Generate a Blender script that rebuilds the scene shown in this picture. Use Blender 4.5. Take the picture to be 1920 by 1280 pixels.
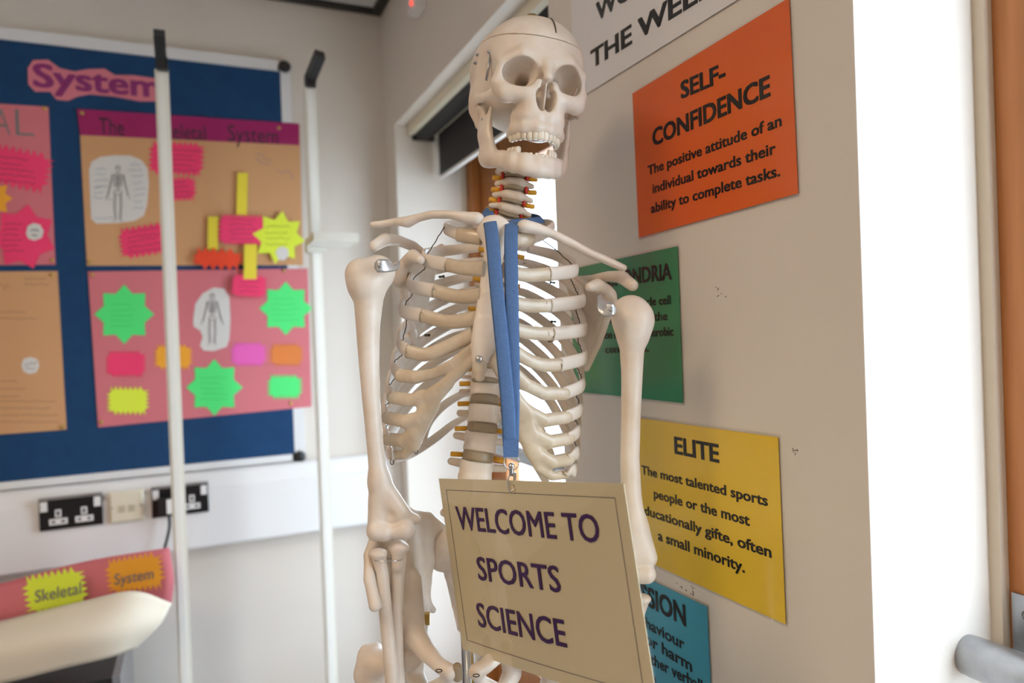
import bpy, math, random
import numpy as np
random.seed(5)
for _o in list(bpy.data.objects): bpy.data.objects.remove(_o)
SC = bpy.context.scene
COL = SC.collection
# ------------------------------------------------------------------ camera
F = 1326.0; CH = 1.36
YAW, PITCH, ROLL = math.radians(24.17), math.radians(-.4), math.radians(2.07)
_f = np.array([math.sin(YAW)*math.cos(PITCH), math.cos(YAW)*math.cos(PITCH), math.sin(PITCH)])
_r0 = np.array([math.cos(YAW), -math.sin(YAW), 0.0]); _u0 = np.cross(_r0, _f)
CR = _r0*math.cos(ROLL) - _u0*math.sin(ROLL)
CU = _u0*math.cos(ROLL) + _r0*math.sin(ROLL)
CF = _f
EYE = np.array([0, 0, CH])
from mathutils import Matrix, Vector
cam = bpy.data.cameras.new('camera'); cam.sensor_width = 36; cam.lens = F*36/1920
camo = bpy.data.objects.new('camera', cam); COL.objects.link(camo)
camo.matrix_world = Matrix(((CR[0], CU[0], -CF[0], 0), (CR[1], CU[1], -CF[1], 0), (CR[2], CU[2], -CF[2], CH), (0, 0, 0, 1)))
cam.clip_start = .02
cam.dof.use_dof = True; cam.dof.focus_distance = .83; cam.dof.aperture_fstop = 3.2
SC.camera = camo
SC.view_settings.view_transform = 'Standard'; SC.view_settings.look = 'None'
SC.view_settings.gamma = 1; SC.view_settings.use_curve_mapping = False
SC.view_settings.exposure = 0.15
# ------------------------------------------------------------------ sky
w = bpy.data.worlds.new('sky'); SC.world = w; w.use_nodes = True
bg = w.node_tree.nodes['Background']; bg.inputs[0].default_value = (.70, .85, 1, 1); bg.inputs[1].default_value = 9.0

for _y, _w in ((1.64, 1.0), (-.065, 1.05)):      # sky portals in the two door openings
    _l = bpy.data.lights.new('door_portal', 'AREA'); _l.shape = 'RECTANGLE'; _l.size = 1.9; _l.size_y = _w; _l.cycles.is_portal = True
    _o = bpy.data.objects.new('door_portal', _l); COL.objects.link(_o); _o.location = (.90, _y, 1.05); _o.rotation_euler = (0, math.pi/2, 0)
# ------------------------------------------------------------------ helpers
def cw(p):                      # camera-aligned metric frame (right, depth, up) -> world
    p = np.asarray(p, float)
    return p[..., 0:1]*CR + p[..., 1:2]*CF + p[..., 2:3]*CU + EYE
def V(px, py, d): return np.array([(px-960)/F*d, d, -(py-640)/F*d])
def W(px, py, d): return cw(V(px, py, d))
def ray(px, py): return CF + CR*(px-960)/F - CU*(py-640)/F
def onX(px, py, X): d = ray(px, py); return EYE + d*(X/d[0])
def onY(px, py, Y): d = ray(px, py); return EYE + d*(Y/d[1])

def mat(name, col, rough=.5, var=0, scale=40, metal=0, bump=0, bscale=200, spec=.5, col2=None, trans=0, sss=0, coat=0, emit=0):
    m = bpy.data.materials.new(name); m.use_nodes = True
    nt = m.node_tree; b = nt.nodes['Principled BSDF']
    b.inputs['Base Color'].default_value = (*col, 1); b.inputs['Roughness'].default_value = rough
    b.inputs['Metallic'].default_value = metal; b.inputs['Specular IOR Level'].default_value = spec
    b.inputs['Coat Weight'].default_value = coat; b.inputs['Coat Roughness'].default_value = .08
    if sss: b.inputs['Subsurface Weight'].default_value = sss; b.inputs['Subsurface Radius'].default_value = (.01, .006, .004)
    if emit: b.inputs['Emission Color'].default_value = (*col, 1); b.inputs['Emission Strength'].default_value = emit
    tc = nt.nodes.new('ShaderNodeTexCoord')
    if var or col2:
        n = nt.nodes.new('ShaderNodeTexNoise'); n.inputs['Scale'].default_value = scale; n.inputs['Detail'].default_value = 5
        nt.links.new(tc.outputs['Object'], n.inputs['Vector'])
        r = nt.nodes.new('ShaderNodeValToRGB')
        c2 = col2 or tuple(c*(1-var) for c in col)
        r.color_ramp.elements[0].position = .35; r.color_ramp.elements[0].color = (*c2, 1)
        r.color_ramp.elements[1].position = .65; r.color_ramp.elements[1].color = (*col, 1)
        nt.links.new(n.outputs['Fac'], r.inputs['Fac']); nt.links.new(r.outputs['Color'], b.inputs['Base Color'])
    if bump:
        n2 = nt.nodes.new('ShaderNodeTexNoise'); n2.inputs['Scale'].default_value = bscale; n2.inputs['Detail'].default_value = 4
        nt.links.new(tc.outputs['Object'], n2.inputs['Vector'])
        bp = nt.nodes.new('ShaderNodeBump'); bp.inputs['Strength'].default_value = bump; bp.inputs['Distance'].default_value = .001
        nt.links.new(n2.outputs['Fac'], bp.inputs['Height']); nt.links.new(bp.outputs['Normal'], b.inputs['Normal'])
    return m
def wood_mat(name, c1, c2):
    m = mat(name, c1, .45); nt = m.node_tree; b = nt.nodes['Principled BSDF']
    tc = nt.nodes.new('ShaderNodeTexCoord'); mp = nt.nodes.new('ShaderNodeMapping'); mp.inputs['Scale'].default_value = (30, 30, 1.5)
    n = nt.nodes.new('ShaderNodeTexNoise'); n.inputs['Scale'].default_value = 2; n.inputs['Detail'].default_value = 6
    r = nt.nodes.new('ShaderNodeValToRGB'); r.color_ramp.elements[0].position = .3; r.color_ramp.elements[1].position = .7
    r.color_ramp.elements[0].color = (*c1, 1); r.color_ramp.elements[1].color = (*c2, 1)
    nt.links.new(tc.outputs['Object'], mp.inputs[0]); nt.links.new(mp.outputs[0], n.inputs['Vector'])
    nt.links.new(n.outputs['Fac'], r.inputs['Fac']); nt.links.new(r.outputs['Color'], b.inputs['Base Color'])
    return m
def glass_mat(name):
    m = bpy.data.materials.new(name); m.use_nodes = True; nt = m.node_tree
    nt.nodes.remove(nt.nodes['Principled BSDF'])
    t = nt.nodes.new('ShaderNodeBsdfTransparent'); g = nt.nodes.new('ShaderNodeBsdfGlossy'); g.inputs['Roughness'].default_value = .02
    mx = nt.nodes.new('ShaderNodeMixShader'); mx.inputs[0].default_value = .06
    nt.links.new(t.outputs[0], mx.inputs[1]); nt.links.new(g.outputs[0], mx.inputs[2]); nt.links.new(mx.outputs[0], nt.nodes['Material Output'].inputs[0])
    return m

def mesh_obj(name, verts, faces, m, parent=None, smooth=True, base=None):
    verts = np.asarray(verts, float)
    if base is None and parent is not None:
        base = np.array(parent.get('_b', (0, 0, 0)))
    if base is not None: verts = verts - np.asarray(base)
    me = bpy.data.meshes.new(name)
    me.from_pydata([tuple(v) for v in verts], [], [tuple(int(i) for i in f) for f in faces])
    me.materials.append(m)
    if smooth: me.polygons.foreach_set('use_smooth', [True]*len(me.polygons))
    me.update()
    o = bpy.data.objects.new(name, me); COL.objects.link(o)
    if parent is not None:
        o.parent = parent; o['_b'] = tuple(float(x) for x in base)
    elif base is not None:
        o.location = tuple(base); o['_b'] = tuple(float(x) for x in base)
    return o
def tag(o, label, cat=None, group=None, kind=None):
    if label: o['label'] = label
    if cat: o['category'] = cat
    if group: o['group'] = group
    if kind: o['kind'] = kind
    return o
def thing(name, label, cat, base, group=None):
    o = bpy.data.objects.new(name, None); COL.objects.link(o); o.empty_display_size = .05
    o.location = tuple(float(x) for x in base); o['_b'] = tuple(float(x) for x in base)
    return tag(o, label, cat, group)

class MB:                       # collects simple shapes into one mesh (world coordinates)
    def __init__(s): s.v = []; s.f = []
    def add(s, v, f):
        n = len(s.v); s.v += [tuple(x) for x in v]; s.f += [tuple(i+n for i in q) for q in f]; return s
    def box(s, lo, hi):
        (a, b, c), (d, e, g) = lo, hi
        v = [(a,b,c),(d,b,c),(d,e,c),(a,e,c),(a,b,g),(d,b,g),(d,e,g),(a,e,g)]
        return s.add(v, [(0,3,2,1),(4,5,6,7),(0,1,5,4),(1,2,6,5),(2,3,7,6),(3,0,4,7)])
    def obox(s, c, ax, ay, az):  # oriented box with half-axis vectors
        c, ax, ay, az = [np.asarray(q, float) for q in (c, ax, ay, az)]
        v = [c+i*ax+j*ay+k*az for k in (-1,1) for i, j in ((-1,-1),(1,-1),(1,1),(-1,1))]
        f = [(0,3,2,1),(4,5,6,7),(0,1,5,4),(1,2,6,5),(2,3,7,6),(3,0,4,7)]
        if np.dot(np.cross(ax, ay), az) < 0: f = [q[::-1] for q in f]
        return s.add(v, f)
    def prism(s, pts, off):     # planar polygon extruded by vector off
        n = len(pts); pts = [np.asarray(p, float) for p in pts]; off = np.asarray(off, float)
        nrm = sum((np.cross(pts[i]-pts[0], pts[(i+1) % n]-pts[0]) for i in range(n)), np.zeros(3))
        if np.dot(nrm, off) < 0: pts = pts[::-1]
        v = pts + [p+off for p in pts]
        return s.add(v, [tuple(range(n))[::-1], tuple(range(n, 2*n))] + [(i, (i+1) % n, n+(i+1) % n, n+i) for i in range(n)])
    def cyl(s, a, b, r, r2=None, n=16, rings=None):
        a, b = np.asarray(a, float), np.asarray(b, float); r2 = r if r2 is None else r2
        return s.lathe(a, b, rings or [(0, r), (1, r2)], n)
    def lathe(s, a, b, rings, n=16):
        a, b = np.asarray(a, float), np.asarray(b, float)
        t = (b-a); L = np.linalg.norm(t); t = t/L
        h = np.array([0, 0, 1.]) if abs(t[2]) < .9 else np.array([1., 0, 0])
        x = np.cross(h, t); x /= np.linalg.norm(x); y = np.cross(t, x)
        v = []
        for k, r in rings:
            for i in range(n):
                q = 2*math.pi*i/n; v.append(a+t*L*k+(x*math.cos(q)+y*math.sin(q))*r)
        f = []
        for k in range(len(rings)-1):
            for i in range(n): f.append((k*n+i, k*n+(i+1) % n, (k+1)*n+(i+1) % n, (k+1)*n+i))
        f.append(tuple(range(n))[::-1]); f.append(tuple((len(rings)-1)*n+i for i in range(n)))
        return s.add(v, f)
    def tube(s, pts, r, n=8, closed=False):
        P = catmull(pts, max(2, int(6))) if len(pts) > 2 else np.asarray(pts, float)
        v, f = sweep(P, lambda k: (r, r), None, n); return s.add(v, f)
    def build(s, name, m, parent=None, smooth=False, base=None): return mesh_obj(name, s.v, s.f, m, parent, smooth, base)

def catmull(pts, sub=8):
    P = np.asarray(pts, float); P = np.vstack([2*P[0]-P[1], P, 2*P[-1]-P[-2]]); out = []
    for i in range(1, len(P)-2):
        for k in range(sub):
            t = k/sub; a, b, c, d = P[i-1], P[i], P[i+1], P[i+2]
            out.append(.5*((2*b)+(c-a)*t+(2*a-5*b+4*c-d)*t*t+(3*b-a-3*c+d)*t**3))
    out.append(P[-2]); return np.array(out)
def sweep(P, rad, nrm=None, n=10, cap=True):
    """elliptic tube along P; rad(u)->(half width along normal, half width along binormal); nrm(p)->normal hint"""
    P = np.asarray(P, float); N = len(P); v = []; f = []
    T = np.gradient(P, axis=0); T /= np.linalg.norm(T, axis=1)[:, None]+1e-12
    last = None
    for i in range(N):
        t = T[i]
        if nrm is not None: h = np.asarray(nrm(P[i]), float)
        elif last is not None: h = last
        else: h = np.array([0, 0, 1.]) if abs(t[2]) < .9 else np.array([1., 0, 0])
        h = h-t*np.dot(h, t); h /= np.linalg.norm(h)+1e-12; last = h
        b = np.cross(t, h); a1, b1 = rad(i/(N-1))[:2]
        for k in range(n):
            q = 2*math.pi*k/n; v.append(P[i]+h*a1*math.cos(q)+b*b1*math.sin(q))
    for i in range(N-1):
        for k in range(n): f.append((i*n+k, i*n+(k+1) % n, (i+1)*n+(k+1) % n, (i+1)*n+k))
    f.append(tuple(range(n))[::-1]); f.append(tuple((N-1)*n+k for k in range(n)))
    return v, f

# ---- implicit modelling: bones are grown as smooth unions and carved, then polygonised by surface nets
class Bone:
    def __init__(s): s.p = []
    def cone(s, a, b, ra, rb, k=.004, op='u', flat=None):
        s.p.append(('c', np.asarray(a, float), np.asarray(b, float), ra, rb, k, op, flat)); return s
    def chain(s, pts, k=.004, op='u', flat=None):   # pts: (px,py,depth,r_px)
        q = [(V(p[0], p[1], p[2]), p[3]*p[2]/F) for p in pts]
        s.p.append(('C', q, None, 0, 0, k, op, flat)); return s
    def ell(s, c, r, k=.004, op='u', M=None):
        s.p.append(('e', np.asarray(c, float), np.asarray(r, float), None if M is None else np.asarray(M, float), 0, k, op, None)); return s
    def pell(s, px, py, d, rx, ry, rd, k=.004, op='u', rot=0):   # ellipsoid in pixel terms, rot = in-view rotation (deg, clockwise)
        a = math.radians(rot); M = np.array([[math.cos(a), 0, -math.sin(a)], [0, 1, 0], [math.sin(a), 0, math.cos(a)]])
        return s.ell(V(px, py, d), np.array([rx, rd, ry])*d/F, k, op, M)
    def tri(s, a, b, c, th, k=.004, op='u'):
        s.p.append(('t', np.asarray(a, float), np.asarray(b, float), np.asarray(c, float), th, k, op, None)); return s
    def clip(s, n, d): s.p.append(('h', np.asarray(n, float), d, 0, 0, 0, 'i', None)); return s
    def mesh(s, res=.0015):
        lo = np.full(3, 1e9); hi = -lo
        for q in s.p:
            if q[6] != 'u': continue
            if q[0] == 'c': pts = [(q[1], q[3]), (q[2], q[4])]
            elif q[0] == 'C': pts = q[1]
            elif q[0] == 'e': pts = [(q[1], float(max(q[2])))]
            else: pts = [(x, q[4]) for x in (q[1], q[2], q[3])]
            for c, r in pts: lo = np.minimum(lo, c-r-.003); hi = np.maximum(hi, c+r+.003)
        n = np.ceil((hi-lo)/res).astype(int)+2
        ax = [(lo[i]+res*np.arange(n[i])).astype(np.float32) for i in range(3)]
        D = np.full(n, .05, np.float32)
        for q in s.p:
            ty, k, op = q[0], q[5], q[6]
            if ty == 'h':
                X = ax[0][:, None, None]; Y = ax[1][None, :, None]; Z = ax[2][None, None, :]
                D = np.maximum(D, (X*q[1][0]+Y*q[1][1]+Z*q[1][2]-q[2]).astype(np.float32)); continue
            mg = k+.006
            if ty == 'c': L = np.minimum(q[1]-q[3], q[2]-q[4])-mg; H = np.maximum(q[1]+q[3], q[2]+q[4])+mg
            elif ty == 'C': L = np.min([c-r for c, r in q[1]], 0)-mg; H = np.max([c+r for c, r in q[1]], 0)+mg
            elif ty == 'e': r = float(max(q[2])); L = q[1]-r-mg; H = q[1]+r+mg
            else: L = np.minimum(np.minimum(q[1], q[2]), q[3])-q[4]-mg; H = np.maximum(np.maximum(q[1], q[2]), q[3])+q[4]+mg
            i0 = np.maximum(((L-lo)/res).astype(int), 0); i1 = np.minimum(((H-lo)/res).astype(int)+2, n)
            if (i1 <= i0).any(): continue
            sl = tuple(slice(a, b) for a, b in zip(i0, i1))
            G = np.stack(np.meshgrid(*[ax[i][sl[i]] for i in range(3)], indexing='ij'), -1)
            if ty in 'cC':
                d = None
                for (a, ra), (b, rb) in ([((q[1], q[3]), (q[2], q[4]))] if ty == 'c' else zip(q[1][:-1], q[1][1:])):
                    a, b = a.astype(np.float32), b.astype(np.float32); ab = b-a
                    pa = G-a; t = np.clip((pa@ab)/max(float(ab@ab), 1e-12), 0, 1)
                    dv = pa-t[..., None]*ab; rr = (ra+(rb-ra)*t)
                    if q[7] is not None:
                        nn, fs = np.asarray(q[7][0], np.float32), q[7][1]; nn = nn/np.linalg.norm(nn)
                        al = dv@nn; e = (np.sqrt(np.maximum((dv*dv).sum(-1)-al*al, 0)+(al/fs)**2)-rr)*fs
                    else: e = np.sqrt((dv*dv).sum(-1))-rr
                    d = e if d is None else np.minimum(d, e)
            elif ty == 'e':
                p = G-q[1].astype(np.float32)
                if q[3] is not None: p = p@q[3].astype(np.float32)
                r = q[2].astype(np.float32); k0 = np.sqrt(((p/r)**2).sum(-1)); k1 = np.sqrt(((p/(r*r))**2).sum(-1))+1e-9
                d = k0*(k0-1)/k1
            else:
                a, b, c = [x.astype(np.float32) for x in (q[1], q[2], q[3])]
                nr = np.cross(b-a, c-a); nr = nr/np.linalg.norm(nr)
                inside = np.ones(G.shape[:3], bool); best = None
                for u_, v_ in ((a, b), (b, c), (c, a)):
                    e = v_-u_; pu = G-u_; inside &= (pu@np.cross(nr, e)) >= 0
                    t = np.clip((pu@e)/float(e@e), 0, 1); dd = pu-t[..., None]*e; dd = (dd*dd).sum(-1)
                    best = dd if best is None else np.minimum(best, dd)
                pl = ((G-a)@nr)**2
                d = np.sqrt(np.where(inside, pl, best))-q[4]
            E = D[sl]
            if op == 'u':
                h = np.clip(.5+.5*(E-d)/k, 0, 1); D[sl] = E*(1-h)+d*h-k*h*(1-h)
            else:
                h = np.clip(.5-.5*(E+d)/k, 0, 1); D[sl] = E*(1-h)-d*h+k*h*(1-h)
        return surface_nets(D, lo, res)
def surface_nets(D, lo, res):
    S = D < 0
    n = np.array(D.shape)-1
    cs = np.zeros(n, np.int8)
    for i in (0, 1):
        for j in (0, 1):
            for k in (0, 1): cs += S[i:n[0]+i, j:n[1]+j, k:n[2]+k]
    act = (cs > 0) & (cs < 8); idx = np.full(n, -1, np.int64); I = np.argwhere(act); idx[act] = np.arange(len(I))
    acc = np.zeros((len(I), 3)); cnt = np.zeros(len(I))
    for axis in range(3):
        o1, o2 = [a for a in range(3) if a != axis]
        for p in (0, 1):
            for q in (0, 1):
                off = np.zeros(3, int); off[o1] = p; off[o2] = q
                A = I+off; B = A.copy(); B[:, axis] += 1
                da = D[tuple(A.T)]; db = D[tuple(B.T)]; m = (da < 0) != (db < 0)
                t = np.where(m, da/np.where(m, da-db, 1), 0)
                pt = A.astype(float); pt[:, axis] += t
                acc[m] += pt[m]; cnt[m] += 1
    verts = lo+res*acc/np.maximum(cnt, 1)[:, None]
    faces = []
    for axis in range(3):
        o1, o2 = [(1, 2), (2, 0), (0, 1)][axis]
        sl0 = [slice(None)]*3; sl1 = [slice(None)]*3
        sl0[axis] = slice(0, -1); sl1[axis] = slice(1, None)
        a, b = S[tuple(sl0)], S[tuple(sl1)]
        E = np.argwhere(a != b)
        E = E[(E[:, o1] > 0) & (E[:, o2] > 0) & (E[:, o1] < n[o1]) & (E[:, o2] < n[o2])]
        if not len(E): continue
        def ix(d1, d2):
            q = E.copy(); q[:, o1] -= d1; q[:, o2] -= d2; return idx[tuple(q.T)]
        Q = np.stack([ix(1, 1), ix(0, 1), ix(0, 0), ix(1, 0)], 1)
        ins = a[tuple(E.T)]
        Q[~ins] = Q[~ins][:, ::-1]
        faces.append(Q)
    return verts, np.vstack(faces)
def bone_obj(name, bone, m, parent, res=.0015, M=None, rot=None):
    v, f = bone.mesh(res)
    if M is not None: v = M(v)
    return mesh_obj(name, cw(v), f, m, parent, True)

# text as geometry
_tc = {}
def text_raw(s, bold=0, ext=.01):
    key = (s, bold, ext)
    if key in _tc: return _tc[key]
    c = bpy.data.curves.new('t', 'FONT'); c.body = s; c.offset = min(bold, 0); c.extrude = ext; c.resolution_u = 3
    o = bpy.data.objects.new('t', c); COL.objects.link(o)
    dg = bpy.context.evaluated_depsgraph_get(); me = bpy.data.meshes.new_from_object(o.evaluated_get(dg))
    v = np.array([x.co[:] for x in me.vertices]); f = [tuple(p.vertices) for p in me.polygons]
    if bold > 0:      # heavier strokes: the glyphs laid over themselves with small shifts
        n0 = len(v); v0 = v; f0 = f; v = np.vstack([v0+np.array([dx*bold, dy*bold*.6, .004*k_]) for k_, (dx, dy) in enumerate(((-1, -1), (-1, 1), (1, -1), (1, 1), (0, -1), (0, 1)))]); f = [tuple(i+k*n0 for i in q) for k in range(6) for q in f0]
    bpy.data.objects.remove(o); bpy.data.curves.remove(c); bpy.data.meshes.remove(me)
    _tc[key] = (v, f); return v, f
def text_on(name, s, A, B, up, caph, nrm, m, parent, bold=.018, thick=.0003):
    """letters run from world point A to B (baseline), cap height caph along up, raised along nrm"""
    v, f = text_raw(s, bold); A, B, up, nrm = [np.asarray(q, float) for q in (A, B, up, nrm)]
    hv, _ = text_raw('H', bold)
    x0, x1 = v[:, 0].min(), v[:, 0].max(); hc = hv[:, 1].max()-hv[:, 1].min(); y0 = hv[:, 1].min()
    P = A+(B-A)*((v[:, 0:1]-x0)/(x1-x0))+up*caph*((v[:, 1:2]-y0)/hc)+nrm*thick*(v[:, 2:3]/.01)
    return mesh_obj(name, P, f, m, parent, False)
# ------------------------------------------------------------------ materials of the room
M_wall = mat('wall_paint', (.765, .705, .63), .6, bump=.15, bscale=300, var=.03, scale=3)
M_ceil = mat('ceiling_tile', (.80, .79, .77), .8, bump=.3, bscale=500)
M_floor = mat('vinyl_floor', (.30, .30, .32), .5, var=.1, scale=20)
M_gap = mat('shadow_gap_dark', (.03, .028, .026), .6)  # shade of the ceiling's perimeter gap, put into the colour
M_wood = wood_mat('oak_stain', (.36, .125, .03), (.52, .21, .06))
M_bead = mat('beige_bead', (.62, .54, .43), .6)
M_glass = glass_mat('window_glass')
M_white = mat('white_plastic', (.86, .85, .84), .35)
M_cream = mat('cream_plastic', (.80, .74, .58), .4)
M_steel = mat('brushed_steel', (.42, .43, .45), .33, metal=.9, var=.15, scale=60)
M_black = mat('black_plastic', (.012, .012, .013), .4)
M_blind = mat('blind_fabric', (.022, .022, .024), .7, bump=.2, bscale=900)
M_pave = mat('pale_paving', (.6, .6, .58), .9, var=.1, scale=5)
WX, BY = .596, 2.29
PF, JF, SOF = 1.118, 2.165, 2.035      # pier far edge, far jamb, soffit height
PN = .489                               # pier near edge
CEIL = 2.442
def S(o, label=None): o['kind'] = 'structure'; return o
S(MB().box((-4.1, -3.1, -.1), (.92, BY+.12, 0)).build('floor', M_floor))
S(MB().box((.92, -9, -.15), (14, 12, -.02)).build('ground_outside', M_pave))
S(MB().box((-4.1, -3.1, CEIL), (.92, BY+.12, CEIL+.1)).build('ceiling', M_ceil))
S(MB().box((-4.1, BY, 0), (.92, BY+.12, CEIL)).build('wall_far', M_wall))
S(MB().box((-4.2, -3.1, 0), (-4.1, BY+.12, CEIL)).build('wall_left', M_wall))
S(MB().box((-4.2, -3.2, 0), (.92, -3.1, CEIL)).build('wall_near', M_wall))
wr = MB()
wr.box((WX, PN, 0), (.92, PF, CEIL)); wr.box((WX, JF, 0), (.92, BY, CEIL))
wr.box((WX, PF, SOF), (.92, JF, CEIL)); wr.box((WX, -.62, SOF+.1), (.92, PN, CEIL)); wr.box((WX, -3.1, 0), (.92, -.62, CEIL))
S(wr.build('wall_right', M_wall))
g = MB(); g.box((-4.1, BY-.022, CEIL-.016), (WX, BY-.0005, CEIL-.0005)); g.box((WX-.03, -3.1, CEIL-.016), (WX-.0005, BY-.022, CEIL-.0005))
S(g.build('trim_1', M_gap))  # solid dark strips standing in for the shadow gap at the ceiling edge
# ------------------------------------------------------------------ glazed doors in the two openings
def glazed_door(name, y0, y1, x, top, label, sw=.13):
    d = thing(name, label, None, (x, (y0+y1)/2, 0)); d['kind'] = 'structure'
    j = MB(); j.box((x, y1-.055, 0), (x+.09, y1, top)); j.box((x, y0, 0), (x+.09, y0+.055, top)); j.box((x, y0+.055, top-.055), (x+.09, y1-.055, top))
    j.build('door_frame', M_wood, d)
    a, b = y0+.057, y1-.057; xx = x+.03
    for lo, hi in ((a, a+sw), (b-sw, b)): MB().box((xx, lo, .01), (xx+.045, hi, top-.058)).build('stile', M_wood, d)
    for lo, hi in ((.01, .40), (top-.19, top-.058)): MB().box((xx, a+sw, lo), (xx+.045, b-sw, hi)).build('rail', M_wood, d)
    MB().box((xx+.018, a+sw, .40), (xx+.026, b-sw, top-.19)).build('glass_pane', M_glass, d)
    bd = MB()
    for yy in (y0-.0, y1-.012): bd.box((x-.014, yy, 0), (x-.0005, yy+.012, top))
    bd.build('bead', M_bead, d)
    return d
d1 = glazed_door('door_1', PF, JF, .825, SOF, 'wooden framed glazed door behind the skeleton')
d2 = glazed_door('door_2', -.62, PN, .79, SOF+.1, 'wooden framed glazed door beside the poster wall', .012)
def push_bar(door, y_end, y_other, x, z, r, xf, near=None):
    # tube along the door with a plate at each end
    a = np.array([x, y_end, z]); b = np.array([x, y_other, z]); L = abs(y_end-y_other)
    t = MB().lathe(a, b, [(0, r*.86), (.006/L, r*.97), (.014/L, r), (1-.014/L, r), (1, r*.86)], 28).build('push_bar', M_steel, door, True)
    MB().lathe(a+np.array([0, .004, 0]), a+np.array([0, -.002, 0]), [(0, r*.6), (.5, r*.84), (1, r*.88)], 28).build('end_cap', M_black, t, True)
    if near is not None:
        MB().box((near-.005, y_end-.085, z-.02), (near-.0005, y_end-.022, z+.062)).build('bracket_plate', M_steel, t)
        MB().lathe((near-.005, y_end-.04, z+.042), (near-.0085, y_end-.04, z+.042), [(0, .0075), (.6, .007), (1, .004)], 14).build('screw', M_steel, t, True)
        MB().box((x, y_end-.075, z-.012), (near-.004, y_end-.05, z+.012)).build('bracket_arm', M_steel, t)
    for yy in ((y_end-.06, y_other+.06) if near is None else (y_other+.06,)):
        MB().box((xf-.006, yy-.045, z-.03), (xf-.0005, yy+.02, z+.075)).build('bracket_plate', M_steel, t)
        MB().box((x, yy-.012, z-.012), (xf-.004, yy+.012, z+.012)).build('bracket_arm', M_steel, t)
        MB().lathe((xf-.006, yy-.005, z+.055), (xf-.0095, yy-.005, z+.055), [(0, .007), (.6, .0065), (1, .004)], 14).build('screw', M_steel, t, True)
_e = onX(1804, 1222, .735)
push_bar(d2, _e[1], -.55, .735, _e[2], .0215, .82, .79)
push_bar(d1, JF-.1, PF+.08, .78, 1.045, .0215, .855)
# roller blind in the far door recess
bl = thing('roller_blind', 'black roller blind hung in the recess above the glazed door', 'blind', (.70, (PF+JF)/2, 1.9))
yb1 = JF-.015; yb0 = PF+.015; xr = .685; zr = float(onX(800, 236, xr)[2])
MB().cyl((xr, yb0, zr), (xr, yb1, zr), .038, n=24).build('roller_tube', M_blind, bl, True)
xf_ = xr+.04; zb = float(onX(806, 347, xf_)[2]); yl = min(yb1-.03, float(onX(806, 300, xf_)[1]))
MB().box((xf_-.002, yb0+.01, zb), (xf_, yl, zr)).build('blind_fabric', M_blind, bl)
MB().box((xf_-.005, yb0+.01, zb-.006), (xf_+.003, yl, zb+.003)).build('bottom_bar', M_white, bl)
MB().box((xr-.05, yb0-.012, SOF-.03), (xr+.05, yb1+.012, SOF-.0005)).build('head_rail', M_cream, bl)
for yy in (yb0-.01, yb1): MB().box((xr-.036, yy, zr-.036), (xr+.036, yy+.010, SOF-.03)).build('bracket', M_black, bl)
MB().cyl((xf_, yl+.012, zb+.01), (xf_, yl+.012, zr-.03), .008, n=12).build('chain_guard', M_white, bl, True)
# detector on the wall above the corner
pd = onX(792, 4, WX)
dt = thing('motion_detector', 'small white wall detector with a red light near ceiling', 'detector', (WX, pd[1], pd[2]))
MB().box((WX-.03, pd[1]-.035, pd[2]-.03), (WX-.0005, pd[1]+.035, pd[2]+.06)).build('housing', M_white, dt)
MB().cyl((WX-.034, pd[1], pd[2]-.008), (WX-.030, pd[1], pd[2]-.008), .006, n=12).build('indicator', mat('red_led', (1, .05, .03), .3, emit=2), dt)
# ceiling lights (the room's lamps)
M_lamp = mat('lamp_diffuser', (1, .76, .52), .5, emit=11)
for i, (lx, ly) in enumerate(((-.9, .3), (-.9, -1.7), (-2.8, .3), (-2.8, -1.7))):
    L = thing('ceiling_light', 'square recessed ceiling light panel with white frame', 'light', (lx, ly, CEIL-.02), 'ceiling light panels')
    MB().box((lx-.28, ly-.28, CEIL-.014), (lx+.28, ly+.28, CEIL-.010)).build('diffuser', M_lamp, L)
    fr = MB()
    for sx in (-1, 1): fr.box((lx+sx*.29-.01, ly-.3, CEIL-.02), (lx+sx*.29+.01, ly+.3, CEIL-.0005)); fr.box((lx-.28, ly+sx*.29-.01, CEIL-.02), (lx+.28, ly+sx*.29+.01, CEIL-.0005))
    fr.build('frame', M_white, L)
# ------------------------------------------------------------------ notice board
M_felt = mat('blue_felt', (.008, .055, .155), .95, bump=.4, bscale=900, var=.1, scale=30)
M_alu = mat('white_frame', (.80, .80, .80), .35)
zt, zbm = CH+.862, CH-.338
xr_b = float(onY(545, 480, BY)[0])
bd = thing('notice_board', 'large blue felt notice board with a white frame', 'notice board', (-1.0, BY, zbm))
MB().box((-2.2, BY-.014, zbm), (xr_b-.012, BY-.002, zt-.02)).build('felt_panel', M_felt, bd)
fb = MB(); fb.box((-2.2, BY-.02, zt-.02), (xr_b-.02, BY-.001, zt+.012)); fb.box((-2.2, BY-.02, zbm-.02), (xr_b-.02, BY-.001, zbm)); fb.box((xr_b-.012, BY-.0142, zbm), (xr_b+.018, BY-.001, zt-.01))
fb.build('frame', M_alu, bd)
for zz in (zt-.004, zbm-.01): MB().lathe((xr_b+.002, BY-.001, zz), (xr_b+.002, BY-.026, zz), [(0, .018), (.8, .018), (1, .012)], 12).build('corner_cap', M_black, bd, True)
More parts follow.
